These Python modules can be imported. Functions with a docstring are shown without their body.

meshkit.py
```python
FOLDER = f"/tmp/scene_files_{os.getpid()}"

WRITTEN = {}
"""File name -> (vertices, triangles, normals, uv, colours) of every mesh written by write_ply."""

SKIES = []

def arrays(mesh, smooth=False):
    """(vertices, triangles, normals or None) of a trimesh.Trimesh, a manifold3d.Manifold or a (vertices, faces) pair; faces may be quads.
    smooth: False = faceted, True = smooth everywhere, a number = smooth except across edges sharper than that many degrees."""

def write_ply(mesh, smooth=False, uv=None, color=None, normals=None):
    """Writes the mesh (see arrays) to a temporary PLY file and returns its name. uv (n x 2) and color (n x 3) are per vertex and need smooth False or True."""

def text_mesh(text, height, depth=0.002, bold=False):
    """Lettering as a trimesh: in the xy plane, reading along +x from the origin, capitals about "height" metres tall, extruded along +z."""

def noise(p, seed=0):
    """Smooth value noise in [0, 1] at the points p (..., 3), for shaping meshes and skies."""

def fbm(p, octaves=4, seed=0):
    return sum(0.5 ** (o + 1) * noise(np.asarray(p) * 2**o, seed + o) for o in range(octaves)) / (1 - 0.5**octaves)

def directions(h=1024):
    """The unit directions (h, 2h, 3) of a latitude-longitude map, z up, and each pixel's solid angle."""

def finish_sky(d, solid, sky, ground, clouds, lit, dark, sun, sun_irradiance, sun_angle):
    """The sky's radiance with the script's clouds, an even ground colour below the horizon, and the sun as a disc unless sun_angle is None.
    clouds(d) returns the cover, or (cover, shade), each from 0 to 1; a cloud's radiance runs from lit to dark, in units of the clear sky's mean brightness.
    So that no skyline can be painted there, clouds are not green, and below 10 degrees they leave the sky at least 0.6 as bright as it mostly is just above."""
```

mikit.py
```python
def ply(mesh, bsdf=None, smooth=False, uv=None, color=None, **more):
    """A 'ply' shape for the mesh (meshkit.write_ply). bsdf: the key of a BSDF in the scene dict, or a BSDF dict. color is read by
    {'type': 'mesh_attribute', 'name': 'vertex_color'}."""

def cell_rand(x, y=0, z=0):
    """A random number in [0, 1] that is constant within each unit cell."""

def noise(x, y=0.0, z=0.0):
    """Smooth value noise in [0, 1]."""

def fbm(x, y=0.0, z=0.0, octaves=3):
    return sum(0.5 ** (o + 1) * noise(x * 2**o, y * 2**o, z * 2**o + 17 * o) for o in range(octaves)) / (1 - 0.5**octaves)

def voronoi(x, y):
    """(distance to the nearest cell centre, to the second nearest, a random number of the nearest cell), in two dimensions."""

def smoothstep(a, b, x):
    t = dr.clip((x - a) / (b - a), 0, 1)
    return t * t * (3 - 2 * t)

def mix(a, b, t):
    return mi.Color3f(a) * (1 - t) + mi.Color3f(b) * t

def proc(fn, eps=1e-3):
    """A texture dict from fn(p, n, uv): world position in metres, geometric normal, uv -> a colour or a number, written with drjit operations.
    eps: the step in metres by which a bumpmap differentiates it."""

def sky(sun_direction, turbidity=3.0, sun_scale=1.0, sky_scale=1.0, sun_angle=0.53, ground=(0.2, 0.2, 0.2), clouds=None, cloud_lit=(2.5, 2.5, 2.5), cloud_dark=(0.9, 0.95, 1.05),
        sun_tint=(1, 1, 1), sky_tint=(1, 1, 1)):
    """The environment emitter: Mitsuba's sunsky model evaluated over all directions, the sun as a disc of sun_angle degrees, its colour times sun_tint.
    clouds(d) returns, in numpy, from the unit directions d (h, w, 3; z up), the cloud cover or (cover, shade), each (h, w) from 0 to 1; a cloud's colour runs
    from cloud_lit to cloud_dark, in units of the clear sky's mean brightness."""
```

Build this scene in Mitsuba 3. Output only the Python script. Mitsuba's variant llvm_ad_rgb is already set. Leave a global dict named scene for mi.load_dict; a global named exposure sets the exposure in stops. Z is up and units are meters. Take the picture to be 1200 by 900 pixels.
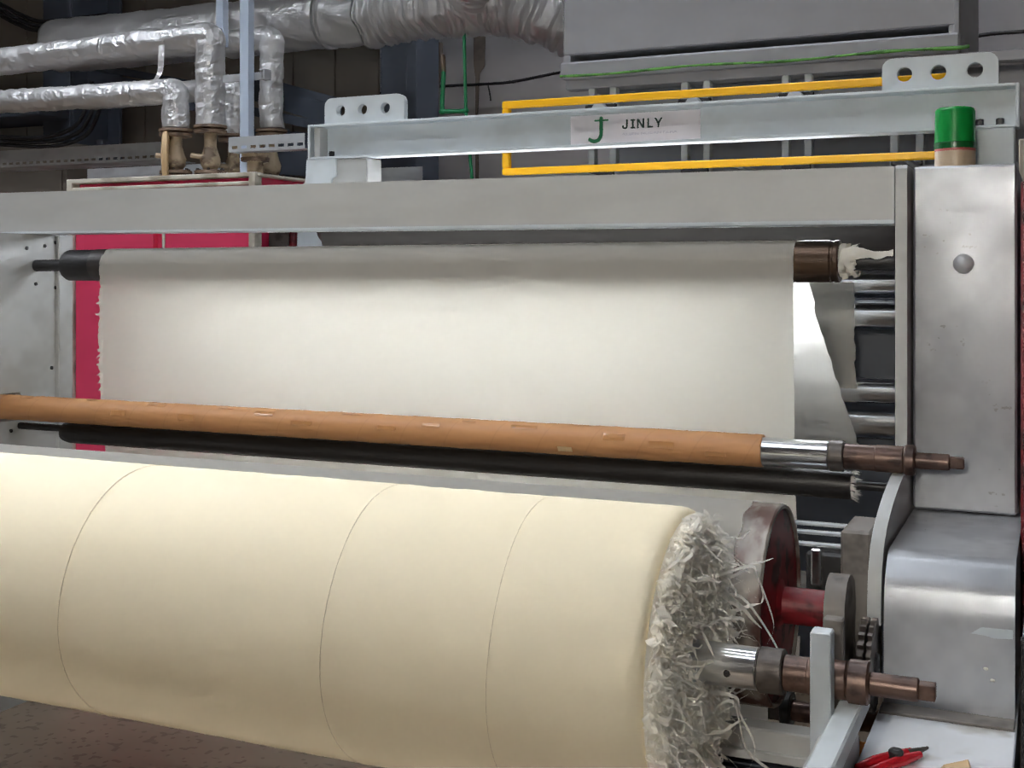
import math, random
import numpy as np
import trimesh
import mitsuba as mi
import drjit as dr
import mikit, meshkit
from mikit import proc, noise, fbm, voronoi, cell_rand, smoothstep, mix
from shapely.geometry import Polygon, Point, box as sbox, LineString
from shapely.ops import unary_union

T = mi.ScalarTransform4f
R = random.Random(7)
scene = {'type': 'scene'}
labels = {}

# ------------------------------------------------------------------ camera, light, exposure
exposure = 1.33
YAW = math.radians(24.0787)
scene['camera'] = {
    'type': 'perspective', 'fov': 45.524, 'fov_axis': 'x', 'near_clip': 0.05, 'far_clip': 100.0,
    'principal_point_offset_x': 0.0, 'principal_point_offset_y': 125.0 / 900.0,
    'to_world': T().look_at(origin=[0, 0, 1.6], target=[-math.sin(YAW), math.cos(YAW), 1.6], up=[0, 0, 1]),
}
COOL, WARM = (0.95, 1.0, 1.06), (1.0, 0.96, 0.90)   # whiter tubes over the machine, warmer ones in the hall in front of it
# rows of LED tubes: name, y, z, x of each, radiance, colour
LAMP_ROWS = [('the row before the fabric roll', 1.0, 4.75, (-7.2, -5.4, -3.6, -1.7), 18.0, COOL),
             ('the row above the fabric roll', 2.3, 4.75, (-7.2, -5.4, -3.6, -1.7), 12.0, COOL),
             ('the second hall row', -3.0, 4.75, (-1.0,), 22.0, WARM),
             ('the third hall row', -7.0, 4.75, (-1.0,), 22.0, WARM)]
LAMP_ROWS.append(('the added row lighting the red cabinet and pipes', 4.0, 4.75, (-6.4, -4.6), 22.0, COOL))  # extra tubes put in to light the foil pipes and red cabinet
LAMP_ROWS.append(('the added single lamp lighting the grey hood', 3.85, 4.75, (-1.2,), 16.0, COOL))  # extra tube put in to lift the dim hood area
LAMP_ROWS.append(('the added row lighting the back wall', 6.9, 4.75, (-2.4, -0.4), 11.0, COOL))  # extra tubes put in to brighten the back wall and duct
WORK_LAMP = ((-0.28, -0.9, 2.10), 0.2, 66.0, (1.0, 0.94, 0.84))   # round lamp on a stand behind the photographer: place, radius, radiance, colour
BACKLIGHT = 11.5    # unseen lamp added to backlight the hanging sheet and the slanting one
AMBIENT = (0.05, 0.05, 0.052)
scene['ambient'] = {'type': 'constant', 'radiance': {'type': 'rgb', 'value': list(AMBIENT)}}


# ------------------------------------------------------------------ helpers
def srgb(r, g, b):
    c = np.array([r, g, b]) / 255.0
    return [float(x) for x in np.where(c <= 0.04045, c / 12.92, ((c + 0.055) / 1.055) ** 2.4)]


def mat(key, color, rough=0.5, metal=0.0, spec=0.5, bump=None, bump_eps=1e-3, **more):
    c = {'type': 'rgb', 'value': color} if isinstance(color, (list, tuple)) else color
    b = {'type': 'principled', 'base_color': c, 'roughness': rough, 'metallic': metal, 'specular': spec, **more}
    if bump is not None:
        b = {'type': 'bumpmap', 'arbitrary': proc(bump, bump_eps), 'scale': 1.0, 'bsdf': b}
    scene[key] = {'type': 'twosided', 'bsdf': b}
    return key


used = {}


def numbered(key):
    if key not in used:
        used[key] = 0
        return key
    used[key] += 1
    return '%s_%03d' % (key, used[key])


def thing(name, label, cat, group=None):
    k = numbered(name)
    labels[k] = {'label': label, 'category': cat}
    if group:
        labels[k]['group'] = group
    return k


def part(parent, name, mesh, m, smooth=30, label=None, kind=None, **more):
    k = numbered(parent + '__' + name)
    scene[k] = mikit.ply(mesh, m, smooth, **more)
    if label or kind:
        labels[k] = {}
        if label:
            labels[k]['label'] = label
        if kind:
            labels[k]['kind'] = kind
    return k


def single(name, label, cat, mesh, m, smooth=30, group=None, kind=None):
    k = thing(name, label, cat, group)
    if kind:
        labels[k]['kind'] = kind
    scene[k] = mikit.ply(mesh, m, smooth)
    return k


def struct(name, mesh, m, smooth=False):
    scene[name] = mikit.ply(mesh, m, smooth)
    labels[name] = {'kind': 'structure'}
    return name


def cat(*ms):
    out = []
    for m in ms:
        out += list(m) if isinstance(m, (list, tuple)) else [m]
    return trimesh.util.concatenate(out)


def bx(x0, x1, y0, y1, z0, z1, b=0.004):
    """A box with chamfered edges."""
    x0, x1 = sorted((x0, x1)); y0, y1 = sorted((y0, y1)); z0, z1 = sorted((z0, z1))
    b = min(b, 0.3 * (x1 - x0), 0.3 * (y1 - y0), 0.3 * (z1 - z0))
    if b <= 0:
        return trimesh.creation.box(bounds=[[x0, y0, z0], [x1, y1, z1]])
    pts = []
    for sx in (0, 1):
        for sy in (0, 1):
            for sz in (0, 1):
                p = np.array([(x0, x1)[sx], (y0, y1)[sy], (z0, z1)[sz]], float)
                d = np.array([(1, -1)[sx], (1, -1)[sy], (1, -1)[sz]]) * b
                for k in range(3):
                    q = p + d
                    q[k] = p[k]
                    pts.append(q)
    return trimesh.Trimesh(np.array(pts)).convex_hull


def lathe(profile, sides=48):
    """Revolve (s, r) pairs round the z axis (s along z), ends closed."""
    p = list(profile)
    if p[0][1] > 1e-6:
        p = [(p[0][0], 0.0)] + p
    if p[-1][1] > 1e-6:
        p = p + [(p[-1][0], 0.0)]
    v, rows = [], []
    for s, r in p:
        if r < 1e-6:
            rows.append([len(v)]); v.append((0, 0, s))
        else:
            rows.append(list(range(len(v), len(v) + sides)))
            for k in range(sides):
                a = 2 * math.pi * k / sides
                v.append((r * math.cos(a), r * math.sin(a), s))
    f = []
    for A, B in zip(rows[:-1], rows[1:]):
        for k in range(sides):
            k2 = (k + 1) % sides
            if len(A) == 1 and len(B) == 1:
                continue
            if len(A) == 1:
                f.append((A[0], B[k2], B[k]))
            elif len(B) == 1:
                f.append((A[k], A[k2], B[0]))
            else:
                f.append((A[k], A[k2], B[k2])); f.append((A[k], B[k2], B[k]))
    return trimesh.Trimesh(np.array(v, float), np.array(f), process=False)


def ring_lathe(profile, sides=48):
    """Revolve a closed loop of (s, r) pairs: a tube with a bore."""
    p = np.array(profile, float); n = len(p)
    a = 2 * np.pi * np.arange(sides) / sides
    v = np.stack([p[:, 1][:, None] * np.cos(a), p[:, 1][:, None] * np.sin(a), np.repeat(p[:, :1], sides, 1)], -1).reshape(-1, 3)
    f = []
    for i in range(n):
        i2 = (i + 1) % n
        for k in range(sides):
            k2 = (k + 1) % sides
            f += [(i * sides + k, i * sides + k2, i2 * sides + k2), (i * sides + k, i2 * sides + k2, i2 * sides + k)]
    return trimesh.Trimesh(v, np.array(f), process=False)


def along(mesh, axis, at=(0, 0, 0)):
    """Turn a z-axis lathe so that its axis is x, y or z, then move it."""
    v = np.array(mesh.vertices)
    if axis == 'x':
        v = v[:, [2, 0, 1]]
    elif axis == 'y':
        v = v[:, [1, 2, 0]]
    return trimesh.Trimesh(v + np.array(at), mesh.faces, process=False)


def rod_x(x0, x1, y, z, r, b=0.003, sides=48, seg=1):
    x0, x1 = sorted((x0, x1))
    b = min(b, 0.4 * (x1 - x0), 0.6 * r)
    mid = [(x0 + b + (x1 - x0 - 2 * b) * k / seg, r) for k in range(seg + 1)]
    return along(lathe([(x0, r - b)] + mid + [(x1, r - b)], sides), 'x', (0, y, z))


def rod_y(x, z, y0, y1, r, b=0.002, sides=32):
    return along(lathe([(y0, r - b), (y0 + b, r), (y1 - b, r), (y1, r - b)], sides), 'y', (x, 0, z))


def rod_z(x, y, z0, z1, r, b=0.002, sides=32):
    return along(lathe([(z0, r - b), (z0 + b, r), (z1 - b, r), (z1, r - b)], sides), 'z', (x, y, 0))


def prism(poly, axis, a0, a1):
    """Extrude a 2D outline along an axis: axis x takes (y, z), y takes (x, z), z takes (x, y)."""
    if not hasattr(poly, 'exterior'):
        poly = Polygon(poly)
    m = trimesh.creation.extrude_polygon(poly.buffer(0), a1 - a0, engine='earcut')
    v = np.array(m.vertices); v[:, 2] += a0
    f = np.array(m.faces)
    if axis == 'x':
        v = v[:, [2, 0, 1]]
    elif axis == 'y':
        v = v[:, [0, 2, 1]]; f = f[:, ::-1]
    return trimesh.Trimesh(v, f, process=False)


def tube(points, r, sides=10, smooth_n=0):
    """A swept round tube with closed ends; r a number or one per point."""
    p = np.asarray(points, float)
    if smooth_n:
        p = spline(p, smooth_n)
    n = len(p)
    r = np.broadcast_to(np.asarray(r, float), (n,)) if np.ndim(r) == 0 or len(np.atleast_1d(r)) == n else np.interp(np.linspace(0, 1, n), np.linspace(0, 1, len(r)), r)
    t = np.gradient(p, axis=0)
    t /= np.linalg.norm(t, axis=1, keepdims=True) + 1e-12
    a = np.cross(t[0], [0, 0, 1.0])
    if np.linalg.norm(a) < 1e-3:
        a = np.cross(t[0], [1.0, 0, 0])
    a /= np.linalg.norm(a)
    v = []
    ang = np.arange(sides) * 2 * np.pi / sides
    for k in range(n):
        a = a - t[k] * (a @ t[k]); a /= np.linalg.norm(a) + 1e-12
        b = np.cross(t[k], a)
        v.append(p[k] + r[k] * (np.cos(ang)[:, None] * a + np.sin(ang)[:, None] * b))
    v = np.vstack(v + [p[:1], p[-1:]])
    f = []
    for i in range(n - 1):
        for j in range(sides):
            j2 = (j + 1) % sides
            f += [(i * sides + j, i * sides + j2, (i + 1) * sides + j2), (i * sides + j, (i + 1) * sides + j2, (i + 1) * sides + j)]
    for j in range(sides):
        j2 = (j + 1) % sides
        f += [(n * sides, j2, j), (n * sides + 1, (n - 1) * sides + j, (n - 1) * sides + j2)]
    return trimesh.Trimesh(v, np.array(f), process=False)


def spline(p, n):
    """Catmull-Rom through the points, n steps a segment."""
    p = np.asarray(p, float)
    q = np.vstack([2 * p[0] - p[1], p, 2 * p[-1] - p[-2]])
    out = []
    for i in range(1, len(q) - 2):
        for k in range(n):
            t = k / n
            a, b, c, d = q[i - 1], q[i], q[i + 1], q[i + 2]
            out.append(0.5 * (2 * b + (c - a) * t + (2 * a - 5 * b + 4 * c - d) * t * t + (3 * b - a - 3 * c + d) * t ** 3))
    out.append(p[-1])
    return np.array(out)


def round_path(points, r, n=6):
    """Polyline with its corners rounded."""
    p = [np.asarray(q, float) for q in points]
    out = [p[0]]
    for a, b, c in zip(p[:-2], p[1:-1], p[2:]):
        u, w = a - b, c - b
        lu, lw = np.linalg.norm(u), np.linalg.norm(w)
        d = min(r, 0.45 * lu, 0.45 * lw)
        s, e = b + u / lu * d, b + w / lw * d
        for k in range(n + 1):
            t = k / n
            out.append((1 - t) ** 2 * s + 2 * t * (1 - t) * b + t * t * e)
    out.append(p[-1])
    return np.array(out)


def web(profile, x0, x1, nx, thick=0.0015, wob=None):
    """A sheet of cloth with thickness: profile (y, z) swept over x. wob(x, s) -> (dx, dn) at places."""
    P = np.asarray(profile, float)
    t = np.gradient(P, axis=0); t /= np.linalg.norm(t, axis=1, keepdims=True) + 1e-12
    n = np.stack([t[:, 1], -t[:, 0]], 1)
    xs = np.linspace(x0, x1, nx)
    v = []
    for side in (0, 1):
        for i, (p, q) in enumerate(zip(P, n)):
            for j, x in enumerate(xs):
                dx, dn = wob(x, i, j) if wob else (0, 0)
                o = p + q * (dn + side * thick)
                v.append((x + dx, o[0], o[1]))
    v = np.array(v); N = len(P) * nx
    f = []
    for i in range(len(P) - 1):
        for j in range(nx - 1):
            a, b, c, d = i * nx + j, i * nx + j + 1, (i + 1) * nx + j + 1, (i + 1) * nx + j
            f += [(a, b, c), (a, c, d), (N + a, N + c, N + b), (N + a, N + d, N + c)]
    rim = [i * nx for i in range(len(P))], [i * nx + nx - 1 for i in range(len(P))], list(range(nx)), list(range((len(P) - 1) * nx, len(P) * nx))
    for e in rim:
        for a, b in zip(e[:-1], e[1:]):
            f += [(a, b, N + b), (a, N + b, N + a)]
    return trimesh.Trimesh(v, np.array(f), process=False)


def sheet(profile, x0, x1, nx, wob=None):
    """One layer of thin cloth (profile in y, z swept over x)."""
    P = np.asarray(profile, float)
    t = np.gradient(P, axis=0); t /= np.linalg.norm(t, axis=1, keepdims=True) + 1e-12
    n = np.stack([t[:, 1], -t[:, 0]], 1)
    xs = np.linspace(x0, x1, nx)
    v = []
    for i, (p, q) in enumerate(zip(P, n)):
        for j, x in enumerate(xs):
            dx, dn = wob(x, i, j) if wob else (0, 0)
            o = p + q * dn
            v.append((x + dx, o[0], o[1]))
    f = []
    for i in range(len(P) - 1):
        for j in range(nx - 1):
            a, b, c, d = i * nx + j, i * nx + j + 1, (i + 1) * nx + j + 1, (i + 1) * nx + j
            f += [(a, b, c), (a, c, d)]
    return trimesh.Trimesh(np.array(v), np.array(f), process=False)


def arc(cy, cz, r, a0, a1, n):
    return [(cy + r * math.cos(math.radians(a)), cz + r * math.sin(math.radians(a))) for a in np.linspace(a0, a1, n)]


def ribbon(points, w, side, thick=None):
    """A thin strip of cloth along points; w per point or one number; side = its width direction."""
    p = np.asarray(points, float)
    w = np.broadcast_to(w, (len(p),))[:, None]
    s = np.broadcast_to(np.asarray(side, float), p.shape)
    v = np.vstack([p - s * w / 2, p + s * w / 2])
    n = len(p)
    f = []
    for i in range(n - 1):
        f += [(i, i + 1, n + i + 1), (i, n + i + 1, n + i)]
    return v, np.array(f)


def join(vfs):
    vs, fs, o = [], [], 0
    for v, f in vfs:
        vs.append(v); fs.append(f + o); o += len(v)
    return trimesh.Trimesh(np.vstack(vs), np.vstack(fs), process=False)


def hexa(c):
    """A solid from its 8 corners (convex)."""
    return trimesh.Trimesh(np.array(c, float)).convex_hull


def rrect(x0, x1, z0, z1, r):
    return sbox(x0 + r, z0 + r, x1 - r, z1 - r).buffer(r, 6)


# ------------------------------------------------------------------ materials
def tint(base, other, amount, s=(3, 3, 3), lo=0.45, hi=0.7, oct=4):
    a, b = srgb(*base), srgb(*other)
    return lambda p, n, uv: mix(a, b, amount * smoothstep(lo, hi, fbm(p.x * s[0], p.y * s[1], p.z * s[2], oct)))


mat('paint_grey', proc(tint((168, 170, 170), (140, 140, 136), 0.6, (5, 5, 5))), 0.42)
mat('paint_beam', proc(tint((180, 181, 180), (172, 172, 170), 0.6, (2, 6, 9))), 0.40)
mat('paint_pale', proc(tint((196, 204, 210), (176, 182, 184), 0.6, (6, 6, 6))), 0.42)


def scuff(p, n, uv):
    base = mix(srgb(172, 175, 180), srgb(152, 155, 161), smoothstep(0.4, 0.7, fbm(p.x * 7, p.y * 7, p.z * 5, 4)))
    g = smoothstep(0.72, 0.78, fbm(p.x * 60 + 3, p.y * 60, p.z * 60, 3)) * smoothstep(0.62, 0.7, noise(p.x * 7, p.y * 7 + 4, p.z * 7))
    return mix(base, srgb(118, 115, 112), 0.55 * g)


def scuff_rough(p, n, uv):
    return 0.30 + 0.16 * fbm(p.x * 9, p.y * 9, p.z * 6, 4)


mat('sheet_metal', proc(scuff), proc(scuff_rough), metal=0.6, bump=lambda p, n, uv: 0.0022 * fbm(p.x * 6, p.y * 6, p.z * 6, 2), bump_eps=4e-3)
mat('hood_dimmed_grey', proc(tint((138, 139, 143), (126, 126, 130), 0.6, (1.5, 1.5, 4))), 0.36)  # frame grey taken darker, standing in for weaker light on the hood
mat('yellow', srgb(246, 186, 20), 0.4)
mat('red_panel', srgb(228, 72, 108), 0.32)
mat('red_paint', proc(tint((110, 23, 30), (50, 18, 20), 0.9, (20, 20, 20))), 0.45)
mat('cream_frame', proc(tint((206, 202, 190), (150, 140, 124), 0.8, (9, 9, 9))), 0.45)
mat('black', srgb(26, 26, 27), 0.45)
mat('black_gloss', srgb(34, 32, 32), 0.28)
mat('dark_roller', srgb(46, 43, 42), 0.4)
mat('rubber_black', srgb(30, 28, 27), 0.38)
mat('bronze', proc(tint((74, 58, 46), (46, 38, 32), 0.8, (5, 40, 40))), 0.34, metal=0.7)
mat('steel_bright', proc(tint((226, 228, 230), (190, 192, 196), 0.6, (9, 60, 60))), 0.16, metal=1.0)
mat('chrome', srgb(214, 218, 224), 0.11, metal=1.0)
mat('rust_brown', proc(tint((92, 72, 63), (54, 41, 37), 0.9, (26, 26, 26))), 0.34, metal=0.5)
mat('steel_dark', proc(tint((84, 78, 74), (54, 48, 45), 0.8, (22, 22, 22))), 0.42, metal=0.5)


def drum(p, n, uv):
    a = mix(srgb(146, 140, 133), srgb(98, 92, 87), smoothstep(0.35, 0.7, fbm(p.x * 16, p.y * 5, p.z * 5, 4)))
    r = smoothstep(0.5, 0.64, fbm(p.x * 12 + 5, p.y * 7, p.z * 7 + 2, 5))
    return mix(a, srgb(78, 46, 38), 0.9 * r)


mat('drum_steel', proc(drum), 0.42, metal=0.35)
mat('cast_grey', proc(tint((108, 103, 98), (78, 73, 69), 0.8, (14, 14, 14))), 0.5)
mat('valve_tan', proc(tint((176, 158, 134), (96, 80, 66), 0.9, (16, 16, 16))), 0.55, metal=0.1)
mat('flange_brown', proc(tint((128, 108, 92), (74, 60, 52), 0.9, (18, 18, 18))), 0.5, metal=0.3)


def crumple(p, n, uv):
    a = dr.abs(fbm(p.x * 38, p.y * 38, p.z * 38, 3) - 0.5) + dr.abs(fbm(p.x * 17 + 9, p.y * 17, p.z * 17, 3) - 0.5)
    return 0.012 * a


mat('foil', srgb(232, 232, 234), 0.33, metal=0.7, bump=crumple, bump_eps=2e-3)
mat('galvanised', proc(tint((186, 190, 194), (160, 162, 166), 0.7, (7, 7, 7))), 0.45, metal=0.3)


def card(p, n, uv):
    s = p.x / 0.155 + dr.atan2(p.z - 1.121, p.y - 3.38) / (2 * math.pi)
    seam = smoothstep(0.03, 0.0, dr.abs(s - dr.floor(s) - 0.5))
    c = mix(srgb(188, 138, 92), srgb(172, 122, 80), fbm(p.x * 9, p.y * 30, p.z * 30, 4))
    return mix(c, srgb(150, 104, 68), 0.2 * seam)


mat('cardboard', proc(card), 0.52)
mat('tape', proc(card), 0.10, spec=0.6)
mat('paper_label', srgb(206, 176, 136), 0.5)


def roll_cloth(p, n, uv):
    c = mix(srgb(244, 234, 208), srgb(239, 227, 198), fbm(p.x * 1.5, p.y * 4, p.z * 4, 3))
    return c


mat('roll_cloth', proc(roll_cloth), 0.75, spec=0.25)
mat('seam_line', srgb(212, 198, 172), 0.8)
mat('fluff', srgb(240, 236, 226), 0.9, spec=0.1)
def thin_mat(key, color, trans, rough=0.7):
    scene[key] = {'type': 'principledthin', 'base_color': {'type': 'rgb', 'value': color}, 'roughness': rough, 'diff_trans': trans, 'eta': 1.2}
    return key


thin_mat('web_cloth', srgb(249, 246, 238), 1.4)
thin_mat('fluff_thin', srgb(253, 251, 245), 0.95)


def floor_col(p, n, uv):
    c = mix(srgb(130, 115, 100), srgb(106, 95, 84), fbm(p.x * 2.2, p.y * 2.2, 0, 5))
    d = smoothstep(0.74, 0.82, noise(p.x * 46, p.y * 46))
    return mix(c, srgb(66, 58, 52), 0.4 * d)


mat('floor_mat', proc(floor_col), 0.55)
mat('wall_mat', proc(tint((188, 186, 190), (164, 160, 160), 0.7, (0.9, 0.9, 0.9))), 0.7)
mat('wall_dark', proc(tint((122, 116, 108), (98, 92, 86), 0.8, (0.8, 0.8, 0.8))), 0.8)
mat('ceiling_mat', srgb(120, 120, 122), 0.8)
mat('panel_navy', srgb(52, 58, 68), 0.45)
mat('column_paint', srgb(70, 77, 88), 0.5)
mat('strut_blue', srgb(188, 202, 222), 0.4)
mat('pipe_green', srgb(34, 138, 88), 0.4)
mat('strap_green', proc(tint((84, 140, 60), (50, 96, 40), 0.9, (40, 40, 40))), 0.6)
mat('cable_black', srgb(22, 22, 24), 0.4)
mat('grime_brown', proc(tint((104, 94, 86), (74, 66, 60), 0.9, (9, 9, 9))), 0.8)
mat('beacon_green', srgb(10, 128, 54), 0.18, spec=0.6, clearcoat=0.5)
mat('beacon_rim', srgb(8, 78, 34), 0.3)
mat('beacon_base', srgb(178, 158, 134), 0.4)
mat('beacon_band', srgb(176, 92, 88), 0.4)
mat('sign_white', srgb(238, 234, 238), 0.4)
mat('sign_green', srgb(26, 96, 58), 0.5)
mat('sign_black', srgb(34, 52, 48), 0.5)
mat('sign_pale', srgb(206, 204, 214), 0.5)
mat('orange', srgb(226, 146, 34), 0.45)
mat('table_white', proc(tint((206, 210, 216), (158, 154, 146), 0.75, (8, 8, 8), 0.5, 0.72)), 0.4)
mat('tool_red', srgb(176, 22, 34), 0.3)
mat('wood', srgb(206, 178, 138), 0.6)
mat('post_cream', srgb(226, 214, 194), 0.5)
mat('lamp_body', srgb(220, 220, 222), 0.5)

# ------------------------------------------------------------------ the room
struct('floor', bx(-11, 7, -10, 8.3, -0.2, 0.0, 0), 'floor_mat')
struct('ceiling', bx(-11, 7, -10, 8.3, 6.0, 6.2, 0), 'ceiling_mat')
struct('wall_back', bx(-11, 7, 8.0, 8.2, 0, 6.0, 0), 'wall_mat')
struct('wall_left', bx(-11.2, -11, -10, 8.3, 0, 6.0, 0), 'wall_dark')
struct('wall_right', bx(7, 7.2, -10, 8.3, 0, 6.0, 0), 'wall_dark')
struct('wall_front', bx(-11, 7, -10.2, -10, 0, 6.0, 0), 'wall_mat')

# ------------------------------------------------------------------ winder frame
F = thing('winding_machine', 'grey painted steel winder frame with wide crossbeam and side plates carrying the rollers', 'machine')
guard = [(3.46, 1.905), (3.45, 1.895), (3.45, 1.082), (3.36, 1.076), (3.285, 1.066), (3.20, 1.052), (3.12, 1.034), (3.028, 1.005),
         (2.965, 0.968), (2.93, 0.916), (2.916, 0.86), (2.913, 0.806), (2.913, 0.797), (3.25, 0.797), (3.25, 0.0), (5.0, 0.0), (5.0, 1.905)]
part(F, 'side_plate', prism(guard, 'x', -0.402, -0.371), 'paint_grey')
left = [(3.2, 1.764), (3.62, 1.764), (3.62, 0.0), (2.95, 0.0), (2.95, 1.0), (3.1, 1.066), (3.42, 1.066), (3.43, 1.08), (3.43, 1.16), (3.42, 1.17), (3.2, 1.17)]
part(F, 'side_plate', prism(left, 'x', -3.58, -3.55), 'paint_grey', label='left side plate with slot for the cardboard tube')
part(F, 'upright', bx(-3.62, -3.53, 3.60, 3.675, 0, 1.764), 'paint_grey', label='left upright post')
part(F, 'crossbeam', hexa([(-3.75, y, z) for y in (3.45, 3.60) for z in (1.772, 1.922)] + [(-0.404, y, z) for y in (3.45, 3.60) for z in (1.756, 1.902)]), 'paint_beam', False)
part(F, 'beam_lip', hexa([(-3.75, y, z) for y in (3.446, 3.60) for z in (1.7655, 1.7725)] + [(-0.404, y, z) for y in (3.446, 3.60) for z in (1.746, 1.7565)]), 'paint_pale', False)
for y, z in [(3.455, 1.71), (3.545, 1.72), (3.60, 1.735), (3.50, 1.575), (3.6, 1.56), (3.58, 1.25), (3.38, 1.03)]:
    part(F, 'bolt', along(lathe([(-3.551, 0.007), (-3.546, 0.007), (-3.5445, 0.005)], 10), 'x', (0, y, z)), 'black')
# rail that carries the finished roll, with its two stops
part(F, 'roll_rail', bx(-0.379, -0.335, 1.75, 2.47, 0.756, 0.797), 'paint_pale', label='rail under the roll shaft, paint chipped')
part(F, 'stop_plate', bx(-0.418, -0.3795, 2.285, 2.325, 0.70, 0.945, 0.003), 'paint_pale', label='upright stop in front of the roll shaft')
part(F, 'stop_plate', bx(-0.418, -0.3795, 2.42, 2.45, 0.70, 0.935, 0.003), 'cast_grey', label='scuffed stop behind the roll shaft')
part(F, 'tie_bar', cat(bx(-3.55, -0.402, 2.74, 2.80, 0.522, 0.582, 0.004), bx(-3.55, -0.402, 2.73, 2.742, 0.512, 0.534, 0.003)), 'paint_grey', label='low tie bar across the frame')
part(F, 'rail_plate', bx(-0.402, -0.376, 1.75, 2.60, 0.0, 0.757), 'paint_grey')

# cover boxes at the right
H = thing('drive_housing', 'tall scuffed sheet metal box with one dome bolt at the right end of the machine', 'machine housing')
part(H, 'cover', bx(-0.364, -0.098, 3.53, 4.1, 0.962, 1.905, 0.006), 'sheet_metal')
part(H, 'dome_bolt', along(lathe([(0, 0.027), (0.004, 0.027), (0.012, 0.023), (0.018, 0.014), (0.02, 0.005)], 32), 'y', (0, 0, 0)).apply_transform(np.diag([1, -1, 1, 1])).apply_translation((-0.233, 3.53, 1.637)), 'galvanised')
L = thing('chain_guard', 'rounded sheet metal guard below the tall box, bent over a chain drive', 'machine guard')
prof = round_path([(3.60, 0.957), (2.985, 0.957), (2.925, 0.905), (2.908, 0.825), (2.905, 0.622)], 0.03, 6)
part(L, 'cover', prism(Polygon([tuple(q) for q in prof] + [(3.6, 0.622)]), 'x', -0.364, -0.085), 'sheet_metal', 40)
part(L, 'shade_strip', bx(-0.366, -0.085, 2.84, 2.904, 0.621, 0.627, 0.001), 'cast_grey')  # dark strip standing in for the shade at the foot of the guard
B = thing('side_cabinet', 'low white topped steel box at the lower right with red tool on it', 'cabinet')
part(B, 'body', bx(-0.369, -0.083, 1.75, 3.24, 0.0, 0.604), 'paint_grey')
part(B, 'top_plate', bx(-0.370, -0.080, 1.74, 3.245, 0.604, 0.620, 0.003), 'table_white')

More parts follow.
